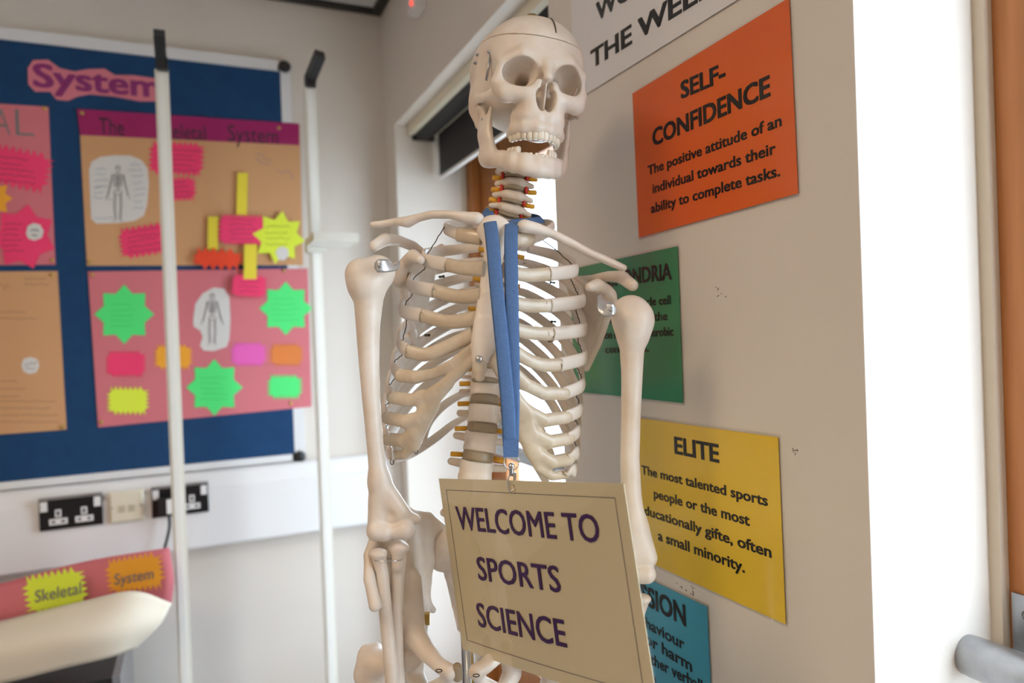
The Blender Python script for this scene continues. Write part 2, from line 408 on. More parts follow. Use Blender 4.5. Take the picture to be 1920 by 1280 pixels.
# dado trunking with sockets
tz0, tz1, ty = CH-.578, CH-.362, BY-.055
tk = MB(); prof = [(BY-.0005, tz0), (ty+.004, tz0), (ty, tz0+.006), (ty, tz1-.05), (ty+.006, tz1-.045), (ty+.012, tz1-.006), (ty+.02, tz1), (BY-.0005, tz1)]
tk.prism([(-3.9, a, b) for a, b in prof], (3.9+WX-.001, 0, 0))
S(tk.build('trim_2', M_white))
M_nickel = mat('black_nickel', (.035, .035, .038), .22, metal=.7)
def P2(px, py, off=0): return onY(px, py, ty-off)
def plate(o, name, x0, y0, x1, y1, off, th, m, parent):   # pixel box on the trunking face
    a, b = P2(x0, y1), P2(x1, y0)
    return MB().box((a[0], ty-off-th, a[2]), (b[0], ty-off, b[2])).build(name, m, parent)
def socket(x0, y0, x1, y1, label):
    c = P2((x0+x1)/2, (y0+y1)/2); t = thing('double_socket', label, 'socket', (c[0], ty, c[2]))
    a, b = P2(x0, y1), P2(x1, y0); cx, cz = (a[0]+b[0])/2, c[2]; hw, hh = .073, .043
    MB().box((cx-hw, ty-.008, cz-hh), (cx+hw, ty-.0005, cz+hh)).build('plate', M_nickel, t)
    MB().box((cx-hw, ty-.0095, cz+hh-.006), (cx+hw, ty-.008, cz+hh)).build('rim', M_steel, t)
    for s in (-1, 1):
        MB().box((cx+s*.03-.007, ty-.0095, cz-.010), (cx+s*.03+.007, ty-.008, cz+.010)).build('earth_insert', M_white, t)
        MB().box((cx+s*.03-.021, ty-.0095, cz-.030), (cx+s*.03+.021, ty-.008, cz-.014)).build('pin_insert', M_white, t)
        for q in (-1, 1): MB().box((cx+s*.03+q*.011-.004, ty-.0100, cz-.025), (cx+s*.03+q*.011+.004, ty-.0095, cz-.019)).build('slot', M_black, t)
        MB().box((cx+s*.03-.003, ty-.0100, cz-.006), (cx+s*.03+.003, ty-.0095, cz+.006)).build('slot', M_black, t)
        MB().box((cx+s*.062-.008, ty-.012, cz+.008), (cx+s*.062+.008, ty-.008, cz+.034)).build('switch', M_white, t)
    return t, cx, cz
socket(75, 924, 192, 992, 'black double wall socket with nothing plugged in')
t2, cx2, cz2 = socket(285, 903, 390, 968, 'black double wall socket with a plug in it')
pl = thing('plug', 'black plug with its cable hanging from the wall socket', 'plug', (cx2-.03, ty-.01, cz2))
MB().box((cx2-.055, ty-.045, cz2-.03), (cx2-.010, ty-.0102, cz2+.016)).build('plug_body', M_black, pl)
MB().box((cx2-.034, ty-.049, cz2-.028), (cx2-.014, ty-.045, cz2+.012)).build('plug_label', M_white, pl)
MB().tube([(cx2-.03, ty-.03, cz2-.028), (cx2-.03, ty-.033, cz2-.07), (cx2-.045, ty-.035, cz2-.13), (cx2-.06, ty-.03, cz2-.19)], .004).build('cable', M_black, pl, True)
c = P2(238, 948); dp = thing('data_outlet', 'cream plastic data outlet plate between the two sockets', 'outlet', (c[0], ty, c[2]))
MB().lathe((c[0], ty-.0005, c[2]), (c[0], ty-.011, c[2]), [(0, .061), (.6, .061), (1, .053)], 4).build('plate_blank', M_cream, dp)
dp.children[0].name = 'plate'
_m = dp.children[0].data
for v in _m.vertices:      # turn the four-sided plate square to the wall
    x, z = v.co.x, v.co.z; v.co.x, v.co.z = (x-z)*.7071, (x+z)*.7071
for s in (-1, 1):
    MB().box((c[0]+s*.012-.008, ty-.0125, c[2]-.014), (c[0]+s*.012+.008, ty-.011, c[2]+.004)).build('jack', mat('cream_dark', (.55, .5, .36), .5), dp)
    MB().cyl((c[0]+s*.036, ty-.0125, c[2]), (c[0]+s*.036, ty-.011, c[2]), .003, n=8).build('screw', M_steel, dp)
# ------------------------------------------------------------------ papers on the board
def paper(name, col, rough=.75): return mat(name, col, rough, bump=.1, bscale=60)
K = dict(kraft=paper('kraft_paper', (.66, .36, .17)), pink=paper('pink_sugar_paper', (.69, .19, .22)), plum=paper('plum_paper', (.36, .012, .12)),
         hot=paper('hot_pink_card', (.95, .05, .17)), mag=paper('magenta_card', (.85, .13, .5)), grn=paper('green_card', (.09, .86, .22)), yel=paper('neon_yellow_card', (.80, .93, .06)),
         gold=paper('yellow_strip', (.88, .72, .05)), org=paper('orange_card', (.95, .42, .03)), rust=paper('dull_orange_card', (.78, .23, .05)), red=paper('red_card', (.92, .07, .02)), wht=paper('white_cutout', (.74, .72, .68)),
         let=paper('purple_letter_card', (.28, .03, .17)), rose=paper('rose_card', (.75, .22, .28)), cream=paper('cream_paper', (.80, .72, .58)))
M_ink = mat('ink', (.03, .02, .03), .7); M_blueink = mat('blue_ink', (.1, .16, .35), .7); M_pencil = mat('pencil', (.22, .2, .2), .8)
M_brass = mat('brass', (.62, .43, .14), .3, metal=.9)
BF = BY-.0145
def sheet(name, pts, off, m, parent=None, th=.0007):
    q = [onY(x, y, BF-off) for x, y in pts]
    for p in q: p[1] = BF-off
    return MB().prism(q, (0, -th, 0)).build(name, m, parent, base=None if parent is not None else np.array([np.mean([p[0] for p in q]), BF-off, min(p[2] for p in q)]))
def burst(cx, cy, w, h, nx, ny, dep, rot=0):
    dep *= 1.4; nx = max(4, int(nx*.85)); ny = max(3, int(ny*.85))      # zigzag-edged card
    pts = []; 
    def side(x0, y0, x1, y1, n):
        ox, oy = (y1-y0), -(x1-x0); l = math.hypot(ox, oy); ox, oy = ox/l*dep, oy/l*dep
        for i in range(n):
            t = i/n; pts.append((x0+(x1-x0)*t+ox, y0+(y1-y0)*t+oy)); t = (i+.5)/n; pts.append((x0+(x1-x0)*t, y0+(y1-y0)*t))
    a, b = w/2-dep, h/2-dep
    side(-a, -b, a, -b, nx); side(a, -b, a, b, ny); side(a, b, -a, b, nx); side(-a, b, -a, -b, ny)
    r = math.radians(rot)
    return [(cx+x*math.cos(r)-y*math.sin(r), cy+x*math.sin(r)+y*math.cos(r)) for x, y in pts]
def star(cx, cy, R, r, n=8, rot=0):
    return [(cx+(R if i % 2 == 0 else r)*math.sin(math.radians(rot)+math.pi*i/n), cy-(R if i % 2 == 0 else r)*math.cos(math.radians(rot)+math.pi*i/n)*1.0) for i in range(2*n)]
def strokes(name, lines, off, m, parent, r=.0009):
    mb = MB()
    for l in lines:
        q = []
        for x, y in l:
            p = onY(x, y, BF-off); p[1] = BF-off; q.append(p)
        v, f = sweep(np.array(q), lambda k: (r, r), None, 4); mb.add(v, f)
    return mb.build(name, m, parent)
def scrawl(x0, y0, x1, y1, amp=3, step=3.0):       # illegible handwriting line
    n = max(3, int(abs(x1-x0)/step)); return [(x0+(x1-x0)*i/n, y0+(y1-y0)*i/n+random.uniform(-amp, amp)) for i in range(n+1)]
def lines_of(x0, y0, x1, n, dy, amp=2.5, slope=0.0): return [scrawl(x0+random.uniform(0, 4), y0+i*dy, x1-random.uniform(0, .3)*(x1-x0), y0+i*dy+slope*(x1-x0), amp) for i in range(n)]
def pin(px, py, off, parent):
    p = onY(px, py, BF-off); p[1] = BF-off
    return MB().lathe(p, p+np.array([0, -.004, 0]), [(0, .0055), (.5, .0055), (1, .003)], 10).build('drawing_pin', M_brass, parent, True)
def bskel(cx, y0, s, m, parent, off):     # little drawn skeleton figure
    L = []
    def e(x, y, rx, ry, n=14): L.append([(cx+s*(x+rx*math.cos(2*math.pi*i/n)), y0+s*(y+ry*math.sin(2*math.pi*i/n))) for i in range(n+1)])
    e(0, 6, 4, 6); e(-1.6, 5, 1, 1, 6); e(1.6, 5, 1, 1, 6)
    L.append([(cx, y0+s*12), (cx, y0+s*48)])
    for k in range(6): e(0, 19+k*3.6, 8-abs(k-2.5)*.7, 2.4)
    e(0, 48, 7, 4)
    for q in (-1, 1):
        L.append([(cx+q*s*3, y0+s*15), (cx+q*s*10, y0+s*17), (cx+q*s*14, y0+s*36), (cx+q*s*19, y0+s*54), (cx+q*s*21, y0+s*61)])
        L.append([(cx+q*s*9, y0+s*18), (cx+q*s*12.5, y0+s*36), (cx+q*s*17, y0+s*54)])
        L.append([(cx+q*s*6, y0+s*50), (cx+q*s*7, y0+s*73), (cx+q*s*5, y0+s*96), (cx+q*s*9, y0+s*99)])
        L.append([(cx+q*s*3.5, y0+s*52), (cx+q*s*4.5, y0+s*73), (cx+q*s*3, y0+s*96)])
    return strokes('drawn_skeleton', L, off, m, parent, .0008)
# title lettering
ti = sheet('title_cutout', [(52,128),(62,113),(90,112),(112,128),(140,134),(165,130),(196,129),(216,141),(250,141),(292,147),(314,158),(317,190),(262,190),(215,181),(168,177),(146,181),(128,189),(106,187),(94,172),(66,172),(53,158)], .0005, K['rose'])
tag(ti, 'pink cutout title reading System with purple letters', 'title')
upz = np.array([0, 0, 1.])
def btext(s, x0, y0, x1, y1, cap, off, m, parent, name='lettering', bold=.02):
    A, B, T = onY(x0, y0, BF-off), onY(x1, y1, BF-off), onY(x0, y0-cap, BF-off)
    return text_on(name, s, A, B, upz, T[2]-A[2], (0, -1, 0), m, parent, bold)
btext('System', 62, 162, 303, 184, 44, .002, K['let'], ti, 'letters', .028)
# kraft poster with plum banner
pa = sheet('skeletal_poster', [(148, 210), (562, 234), (568, 497), (163, 498)], .001, K['kraft'])
tag(pa, 'brown paper poster with plum banner reading The Skeletal System', 'poster')
sheet('banner', [(144, 204), (561, 232), (561, 272), (150, 253)], .0025, K['plum'], pa)
btext('The', 186, 250, 233, 254, 30, .0035, M_ink, pa, 'banner_writing', 0); btext('Skeletal', 296, 258, 386, 263, 28, .0035, M_ink, pa, 'banner_writing', 0); btext('System', 428, 264, 522, 270, 30, .0035, M_ink, pa, 'banner_writing', 0)
sheet('white_cutout', [(167,318),(172,303),(188,294),(215,291),(245,292),(265,300),(277,316),(279,345),(276,382),(270,404),(252,414),(220,418),(180,419),(171,410),(169,370)], .002, K['wht'], pa)
bskel(221, 309, 1.07, M_pencil, pa, .003)
strokes('handwriting', lines_of(176, 316, 204, 4, 11) + lines_of(240, 310, 272, 2, 9) + lines_of(248, 330, 275, 6, 12) + lines_of(172, 350, 196, 3, 10) + lines_of(176, 408, 212, 1, 5) + lines_of(196, 372, 214, 1, 4), .003, M_blueink, pa, .0006)
def card(poly, m, parent, off=.003, ink=None, name='zigzag_card'):
    o = sheet(name, poly, off, m, parent)
    if ink: strokes('handwriting', ink, off+.001, M_ink, parent, .0006)
    return o
card(burst(331, 297, 106, 66, 11, 6, 6, 3), K['hot'], pa, ink=lines_of(318, 280, 376, 5, 9.5, 2.2, .04))
card(burst(340, 354, 58, 48, 7, 5, 5, -3), K['hot'], pa, ink=lines_of(318, 342, 360, 4, 9, 2.2, -.04))
card(burst(276, 450, 108, 62, 10, 6, 6, -9), K['hot'], pa, ink=lines_of(238, 436, 315, 5, 9.5, 2.2, -.13))
strokes('handwriting', [scrawl(482, 288, 508, 300, 6), scrawl(520, 318, 552, 332, 6), scrawl(480, 298, 506, 312, 4)], .002, M_blueink, pa, .0006)
def strip(x0, y0, x1, y1, w, m, off): return sheet('paper_strip', [(x0-w, y0), (x0+w, y0), (x1+w, y1), (x1-w, y1)], off, m, pa)
strip(455, 324, 453, 404, 10, K['gold'], .010); strip(400, 406, 399, 468, 10, K['gold'], .010)
card(burst(455, 431, 94, 60, 12, 6, 5, 2), K['hot'], pa, .013, lines_of(428, 412, 486, 5, 9, 2, .0))
card(star(523, 445, 50, 34, 8, 8), K['yel'], pa, .014, lines_of(496, 425, 545, 4, 11, 2), 'star_card')
sheet('skull_drawing', [(517,473),(522,464),(532,462),(541,468),(541,480),(533,488),(522,487)], .0155, K['wht'], pa)
card(burst(408, 485, 96, 42, 7, 4, 7, 2), K['red'], pa, .014); strip(470, 458, 469, 523, 12, K['gold'], .017)
card(burst(467, 536, 68, 44, 10, 6, 4, 3), K['hot'], pa, .016, lines_of(445, 528, 492, 3, 9, 2))
for q in ((154, 212), (523, 240), (168, 490)): pin(*q, .0035, pa)
# pink poster below
pb = sheet('facts_poster', [(165, 509), (577, 503), (584, 762), (184, 801)], .001, K['pink'])
tag(pb, 'pink paper poster with green stars and zigzag cards', 'poster')
for cx, cy, R in ((233, 589, 56), (536, 578, 50), (402, 726, 53)): card(star(cx, cy, R, R*.74, 8), K['grn'], pb, .0025, None, 'star_card'); strokes('handwriting', lines_of(cx-28, cy-18, cx+28, 5, 10, 1.5), .0036, mat('green_ink', (.05, .5, .12), .8), pb, .0005)
for cx, cy, w_, h_, m_ in ((236, 682, 74, 48, 'hot'), (325, 669, 70, 46, 'org'), (466, 664, 66, 44, 'mag'), (537, 665, 62, 42, 'rust'), (240, 751, 76, 50, 'yel'), (534, 725, 64, 44, 'grn')):
    card(burst(cx, cy, w_+4, h_+4, 9, 6, 5.5), K[m_], pb, .0025)
sheet('white_cutout', [(362,600),(366,570),(380,550),(400,539),(420,541),(430,556),(432,600),(430,635),(425,650),(400,658),(382,657),(375,648),(380,632),(376,620),(363,612)], .002, K['wht'], pb)
bskel(398, 549, .98, M_pencil, pb, .003)
for q in ((173, 515), (190, 791), (532, 507), (545, 756)): pin(*q, .0018, pb)
# posters cut by the left of the view
pc = sheet('muscular_poster', [(-330, 176), (91, 200), (104, 496), (-320, 500)], .001, K['pink']); tag(pc, 'pink paper poster with outlined letters AL and pink cards', 'poster')
btext('A', -12, 251, 20, 253, 48, .002, M_pencil, pc, 'outlined_letter', -.012); btext('L', 30, 253, 64, 255, 48, .002, M_pencil, pc, 'outlined_letter', -.012)
card(burst(18, 312, 160, 80, 12, 7, 9, 12), K['hot'], pc, .0025, lines_of(-30, 290, 70, 5, 11, 2, .1))
card(star(-12, 372, 36, 24, 8), K['org'], pc, .003, None, 'star_card')
card(star(44, 444, 62, 45, 7, 8), K['hot'], pc, .0035, lines_of(4, 420, 46, 6, 10, 2), 'star_card')
sheet('skull_drawing', [(49,438),(52,424),(62,418),(75,421),(82,433),(78,446),(64,451),(53,447)], .005, K['wht'], pc)
strokes('drawn_skull', [scrawl(58, 432, 72, 432, 3, 2), scrawl(60, 440, 70, 440, 3, 2)], .006, M_ink, pc, .0012)
for q in ((84, 203), (98, 488)): pin(*q, .0018, pc)
pdn = sheet('notes_poster', [(-330, 512), (108, 508), (125, 805), (-320, 838)], .001, K['kraft']); tag(pdn, 'brown paper poster with faint handwriting and small skull drawing', 'poster')
strokes('handwriting', [scrawl(0, 535, 18, 540, 8, 4)] + lines_of(44, 522, 104, 2, 11, 3) + lines_of(-40, 585, 70, 2, 12, 1.5) + lines_of(-60, 715, 60, 3, 14, 1.5) + lines_of(-60, 752, 118, 4, 13, 1.5), .002, M_ink, pdn, .0004)
sheet('skull_drawing', [(40,685),(44,673),(56,669),(70,673),(74,686),(68,698),(54,701),(44,696)], .002, K['wht'], pdn)
strokes('drawn_skull', [scrawl(46, 681, 68, 681, 4, 3), scrawl(48, 690, 66, 690, 3, 3)], .003, M_pencil, pdn, .0008)
for q in ((98, 515), (117, 800)): pin(*q, .0018, pdn)
# ------------------------------------------------------------------ two height measures standing before the board
M_ruler = mat('ivory_plastic', (.80, .78, .70), .4)
def stadiometer(px, py, Y, label, slider=None, dirx=0.0):
    top = onY(px, py, Y); x, z = top[0], top[2]
    t = thing('height_measure', label, 'height measure', (x, Y, 0))
    MB().box((x-.016, Y-.006, .012), (x+.016, Y+.010, z)).build('pole', M_ruler, t)
    MB().box((x-.010, Y-.0085, .2), (x+.006, Y-.006, z-.01)).build('scale_strip', mat('scale_white', (.86, .85, .8), .4), t)
    MB().box((x-.1, Y-.2, 0), (x+.1, Y+.15, .012)).build('base_plate', M_ruler, t)
    hd = MB(); hd.obox((x+.002, Y-.006, z+.012), (.013, 0, 0), (0, .017, 0), (0, 0, .016)); 
    d = np.array([dirx, -.075, .05]); c0 = np.array([x, Y, z+.015]); d1 = d/np.linalg.norm(d); sx = np.array([1, 0, 0])-d1*d1[0]; sx /= np.linalg.norm(sx)
    hd.obox(c0+d*.5, d*.5, sx*.013, np.cross(d1, sx)*.014)
    hd.build('head_bracket', M_black, t)
    if slider:
        p = onY(*slider, Y); zz = p[2]
        MB().box((x-.026, Y-.03, zz-.018), (x+.026, Y+.018, zz+.02)).build('slider', M_ruler, t)
        MB().box((x-.03, Y-.17, zz-.006), (x+.085, Y-.02, zz+.014)).build('head_paddle', M_ruler, t)
    return t
stadiometer(303, 132, 2.0, 'plain white height measure pole without a head paddle')
stadiometer(580, 163, 2.0, 'white height measure pole with a sliding head paddle', (596, 462), .02)
# ------------------------------------------------------------------ curled posters resting on a black case
cs = thing('black_case', 'black case with grey edge under the curled posters', 'case', (-.55, 2.0, 0))
e1 = onY(222, 1268, 1.87); 
MB().box((-.95, 1.87, 0), (e1[0]-.012, 2.2, e1[2])).build('case_body', M_black, cs)
MB().box((e1[0]-.012, 1.865, 0), (e1[0]+.004, 2.2, e1[2]+.004)).build('case_edge', M_steel, cs)
def curl(name, rows, m, parent=None, th=.0008, n=24):
    # rows: list of pixel/depth polylines with equal counts -> smooth sheet with thickness
    R_ = [catmull([W(*p) for p in r], 8) for r in rows]; R_ = np.array(R_)
    C_ = np.array([catmull(R_[:, j], 6) for j in range(R_.shape[1])]).transpose(1, 0, 2); a, b = C_.shape[:2]
    nx = np.cross(np.gradient(C_, axis=0), np.gradient(C_, axis=1)); nx /= np.linalg.norm(nx, axis=2)[..., None]+1e-12
    v = np.vstack([(C_+nx*th).reshape(-1, 3), (C_-nx*th).reshape(-1, 3)]); f = []; N = a*b
    for i in range(a-1):
        for j in range(b-1):
            q = (i*b+j, i*b+j+1, (i+1)*b+j+1, (i+1)*b+j); f.append(q); f.append(tuple(N+k for k in q[::-1]))
    rim = [i*b for i in range(a)]+[(a-1)*b+j for j in range(1, b)]+[i*b+b-1 for i in range(a-2, -1, -1)]+[j for j in range(b-2, 0, -1)]
    for k in range(len(rim)):
        p, q = rim[k], rim[(k+1) % len(rim)]; f.append((p, q, N+q, N+p))
    return mesh_obj(name, v, f, m, parent, True, None if parent is not None else v.min(0))
cp = curl('pink_poster_sheet', [[(-160, 1135, 1.70), (0, 1094, 1.72), (160, 1052, 1.75), (318, 1026, 1.78)],
                               [(-160, 1190, 1.66), (0, 1158, 1.68), (160, 1128, 1.71), (326, 1085, 1.75)],
                               [(-160, 1250, 1.68), (0, 1222, 1.70), (160, 1190, 1.72), (322, 1132, 1.76)]], K['pink'])
tag(cp, 'loose pink poster with zigzag cards reading Skeletal and System', 'poster')
def card3(poly, d, m, parent, txt, a, b, cap, dz):
    q = [W(x, y, d+dz*(x-a[0])) for x, y in poly]; n = np.cross(q[5]-q[0], q[12]-q[0]); n /= np.linalg.norm(n)
    if np.dot(n, CF) > 0: n = -n
    MB().prism(q, n*.0008).build('zigzag_card', m, parent)
    A, B, T = W(a[0], a[1], d-.002), W(b[0], b[1], d-.002+dz*(b[0]-a[0])), W(a[0], a[1]-cap, d-.002)
    up = (T-A)/np.linalg.norm(T-A)
    text_on('card_writing', txt, A+n*.0012, B+n*.0012, up, np.linalg.norm(T-A), n, M_pencil, parent, 0)
card3(burst(104, 1108, 122, 80, 10, 7, 9, -11), 1.675, K['yel'], cp, 'Skeletal', (66, 1129), (152, 1112), 22, .0002)
card3(burst(253, 1075, 112, 72, 11, 6, 8, -9), 1.71, K['org'], cp, 'System', (215, 1096), (288, 1084), 20, .0002)
cc = curl('cream_poster_sheet', [[(-160, 1200, 1.64), (0, 1164, 1.655), (150, 1128, 1.67), (250, 1108, 1.69), (322, 1130, 1.735)],
                                [(-160, 1240, 1.55), (0, 1215, 1.57), (150, 1190, 1.60), (235, 1175, 1.64), (300, 1170, 1.70)],
                                [(-160, 1310, 1.55), (0, 1282, 1.57), (120, 1252, 1.60), (205, 1232, 1.63), (255, 1215, 1.68)]], K['cream'])
tag(cc, 'cream paper sheet curling over the loose pink poster', 'paper sheet')
# ------------------------------------------------------------------ laminated word posters on the pier
M_lam = glass_mat('clear_laminate')
M_print = mat('black_print', (.018, .016, .015), .25)
def lam(name, col): return mat(name, col, .30, coat=.5, bump=.05, bscale=25, var=.05, scale=6)
PX = WX-.002
def wall_poster(name, cy, cz, ang, w_, h_, m, label, lines, laminate=True, pm=M_print):
    c, s = math.cos(ang), math.sin(ang); cz += CH
    def pt(y, z, off=0): return np.array([PX-off, cy+y*c-z*s, cz+y*s+z*c])
    base = pt(0, -h_/2)
    t = thing(name, label, 'poster', base)
    MB().prism([pt(w_/2, h_/2), pt(-w_/2, h_/2), pt(-w_/2, -h_/2), pt(w_/2, -h_/2)], (-.0006, 0, 0)).build('sheet', m, t)
    if laminate:
        a, b = w_/2+.0035, h_/2+.0035
        MB().prism([pt(a, b, -.0008), pt(-a, b, -.0008), pt(-a, -b, -.0008), pt(a, -b, -.0008)], (-.0005, 0, 0)).build('laminate_edge', M_lam, t)
    up = np.array([0, -s, c])
    for ln in lines:
        s_, a, b, cap = ln[:4]; bold = ln[4] if len(ln) > 4 else .014
        B = onX(b[0], b[1], PX-.0007); A = onX(a[0], a[1], PX-.0007) if isinstance(a, tuple) else B+np.array([0, c, s])*a
        T = onX(b[0], b[1]-cap, PX-.0007)
        text_on('lettering', s_, A, B, up, abs(T[2]-B[2]), (-1, 0, 0), pm, t, bold, .0002)
    return t
wall_poster('word_poster', .713, .2441, -.0177, .297, .210, lam('orange_sheet', (.80, .135, .012)), 'orange laminated poster headed SELF-CONFIDENCE', [
    ('SELF-', (1277, 186), (1361, 151), 36, .036), ('CONFIDENCE', (1224, 275), (1445, 180), 41, .036),
    ('The positive attitude of an', (1215, 329), (1466, 236), 23, .027), ('individual towards their', (1224, 363), (1455, 288), 23, .027), ('ability to complete tasks.', (1221, 400), (1463, 330), 23, .027)])
wall_poster('word_poster', .9197, .0073, -.003, .297, .210, lam('green_sheet', (.022, .25, .11)), 'green laminated poster headed MITOCHONDRIA', [
    ('MITOCHONDRIA', (1094, 543), (1260, 524), 32, .036), ('The part of the muscle cell', (1100, 582), (1258, 570), 17, .027),
    ('which is found in the', (1112, 608), (1252, 600), 17, .027), ('production of (ATP) in aerobic', (1096, 637), (1263, 629), 17, .027), ('conditions.', (1135, 662), (1217, 659), 16, .027)])
wall_poster('word_poster', .7506, -.2303, -.0097, .297, .210, lam('yellow_sheet', (.86, .575, .03)), 'yellow laminated poster headed ELITE', [
    ('ELITE', (1265, 850), (1349, 868), 35, .036), ('The most talented sports', (1203, 888), (1440, 949), 21, .027), ('people or the most', (1226, 933), (1406, 986), 21, .027),
    ('educationally gifte, often', (1199, 961), (1447, 1046), 22, .027), ('a small minority.', (1234, 1012), (1397, 1074), 22, .027)])
wall_poster('word_poster', .8825, -.467, -.02, .297, .210, lam('blue_sheet', (.055, .36, .52)), 'light blue laminated poster headed AGGRESSION below the yellow one', [
    ('AGGRESSION', .235, (1287, 1175), 40, .036), ('is a behaviour', .17, (1284, 1219), 22, .027), ('to injure or harm', .235, (1298, 1260), 23, .027), ('either verbally', (1208, 1238), (1330, 1305), 23, .027), ('and outside', (1204, 1274), (1300, 1330), 22, .027)])
wall_poster('word_poster', .822, .535, 0.012, .42, .297, mat('white_sheet', (.80, .78, .78), .4), 'large white poster headed WORD OF THE WEEK', [
    ('THE WEEK', (1108, 130), (1352, -22), 46, .034), ('WORD OF', (1118, 42), (1330, -110), 46, .034)], False)

# ------------------------------------------------------------------ skeleton model
M_bone = mat('bone_plastic', (.83, .735, .64), .36, bump=.12, bscale=120, col2=(.74, .62, .50), scale=26, sss=.15)
M_bonew = mat('rib_plastic', (.82, .735, .65), .40, col2=(.77, .67, .57), scale=18, bump=.1, bscale=90)
M_cart = mat('cartilage_plastic', (.70, .585, .44), .22, col2=(.60, .475, .33), scale=40, bump=.45, bscale=100, sss=.2)
M_disc = mat('disc_rubber', (.36, .27, .17), .4, var=.1)
M_nerve = mat('nerve_yellow', (.80, .40, .027), .4); M_art = mat('artery_red', (.62, .04, .027), .4)
M_tooth = mat('tooth', (.85, .76, .62), .25)
M_wire = mat('dark_wire', (.07, .06, .034), .4, metal=.6)
M_chrome = mat('chrome', (.62, .62, .62), .16, metal=1)
sb = W(880, 1000, .93); SK = thing('skeleton_model', 'life-size plastic teaching skeleton hung with a blue lanyard', 'skeleton', (sb[0], sb[1], 0))

# --- skull (local centimetres: x to the viewer's right, y back, z up)
def rot_m(ax, deg):
    a = math.radians(deg); c, s = math.cos(a), math.sin(a)
    return np.array({'x': [[1,0,0],[0,c,-s],[0,s,c]], 'y': [[c,0,s],[0,1,0],[-s,0,c]], 'z': [[c,-s,0],[s,c,0],[0,0,1]]}[ax])
RS = rot_m('y', 4.5) @ rot_m('z', 17) @ rot_m('x', 2)
SO = V(981, 201, .92); SSC = .0097
def sk(v): return (np.asarray(v)/.01*SSC) @ RS.T + SO
cm = lambda *p: np.array(p)*.01
def skull_field():
    b = Bone()
    b.ell(cm(0, 1.0, 4.3), cm(7.2, 9.1, 7.0), .004)
    b.ell(cm(0, -3.8, 4.4), cm(5.9, 4.9, 5.0), .027)
    b.ell(cm(0, .5, -.6), cm(5.2, 6.0, 2.4), .01)
    for s in (-1, 1):
        b.ell(cm(s*5.2, 1.4, .2), cm(1.9, 3.0, 2.6), .012)                           # temporal
        b.ell(cm(s*7.6, -4.1, 1.6), cm(1.9, 2.2, 3.6), .012, 's')                     # temporal fossa
        b.cone(cm(s*5.6, 1.3, -1.2), cm(s*5.5, .9, -3.0), .0125, .007, .008)          # mastoid
        b.cone(cm(s*.5, -8.45, 3.3), cm(s*3.0, -8.25, 3.7), .0075, .0065, .010)        # brow
        b.cone(cm(s*3.0, -8.25, 3.7), cm(s*5.2, -6.9, 2.9), .0065, .006, .009)
        b.cone(cm(s*5.2, -6.9, 2.9), cm(s*5.35, -6.7, .4), .0058, .0075, .004)         # lateral rim
        b.cone(cm(s*5.3, -6.8, .2), cm(s*4.6, -7.6, -1.1), .0095, .0095, .007)         # cheek bone
        b.cone(cm(s*4.6, -7.6, -.9), cm(s*2.4, -8.6, -1.1), .0100, .010, .008)
        b.cone(cm(s*5.3, -6.6, -.5), cm(s*6.6, -3.6, -.9), .0075, .0045, .004, 'u', ((1, .35, 0), .55))
        b.cone(cm(s*6.6, -3.6, -.9), cm(s*6.5, -.2, -.3), .0045, .006, .004, 'u', ((1, 0, 0), .6))
        b.cone(cm(s*1.0, -8.9, .2), cm(s*1.7, -8.8, -3.6), .0075, .010, .008)          # beside the nose
    b.ell(cm(0, -6.9, -3.3), cm(3.4, 2.7, 2.8), .01)
    b.cone(cm(0, -8.9, 2.9), cm(0, -9.6, 1.2), .0062, .0055, .006)                     # nasal bones
    arc = [(-2.9, -5.2), (-2.75, -7.0), (-1.9, -8.6), (-.7, -9.35), (.7, -9.35), (1.9, -8.6), (2.75, -7.0), (2.9, -5.2)]
    for p, q in zip(arc[:-1], arc[1:]): b.cone(cm(p[0], p[1], -5.0), cm(q[0], q[1], -5.0), .0078, .0078, .006)
    for p, q in zip(arc[1:-2], arc[2:-1]): b.cone(cm(p[0]*.96, p[1]+.25, -3.7), cm(q[0]*.96, q[1]+.25, -3.7), .0075, .0075, .006)
    for s in (-1, 1):                                                                   # orbits
        M = rot_m('z', -s*20) @ rot_m('y', s*9)
        b.ell(cm(s*3.15, -7.9, 1.55), cm(1.88, 3.2, 1.85), .0018, 's', M)
        b.cone(cm(s*2.8, -7.0, 1.5), cm(s*1.2, -3.6, 1.3), .012, .004, .003, 's')
        b.ell(cm(s*.68, -9.2, -1.65), cm(.60, 2.4, 1.4), .0022, 's', rot_m('y', s*12))
        b.ell(cm(s*.45, -9.4, -.5), cm(.38, 2.0, 1.2), .002, 's')
        b.ell(cm(s*4.5, -4.5, -3.6), cm(1.35, 2.3, 2.6), .006, 's')                      # behind the cheek
    b.tri(cm(.05, -9.0, .6), cm(-.05, -9.0, -2.9), cm(0, -5.5, -1.2), .0011, .0015)      # septum
    return b
CUTZ = 7.05
def skull_mesh(part):
    b = skull_field()
    n = np.array([0, -.10, 1.0]); n /= np.linalg.norm(n)
    if part == 'cap': b.clip(-n, -(CUTZ+.03)*.01)
    else: b.clip(n, (CUTZ-.03)*.01)
    return b.mesh(.00125)
v, f = skull_mesh('base'); SKULL = mesh_obj('skull', cw(sk(v)), f, M_bone, SK)
v, f = skull_mesh('cap'); mesh_obj('skull_cap', cw(sk(v)), f, M_bone, SKULL)
def L3(*p): return cw(sk(cm(*p)))
_q = v[(abs(v[:, 0]-.009) < .0012) & (v[:, 1] < -.03)]; sut = []   # sagittal notch: front outline of the cap near the midline
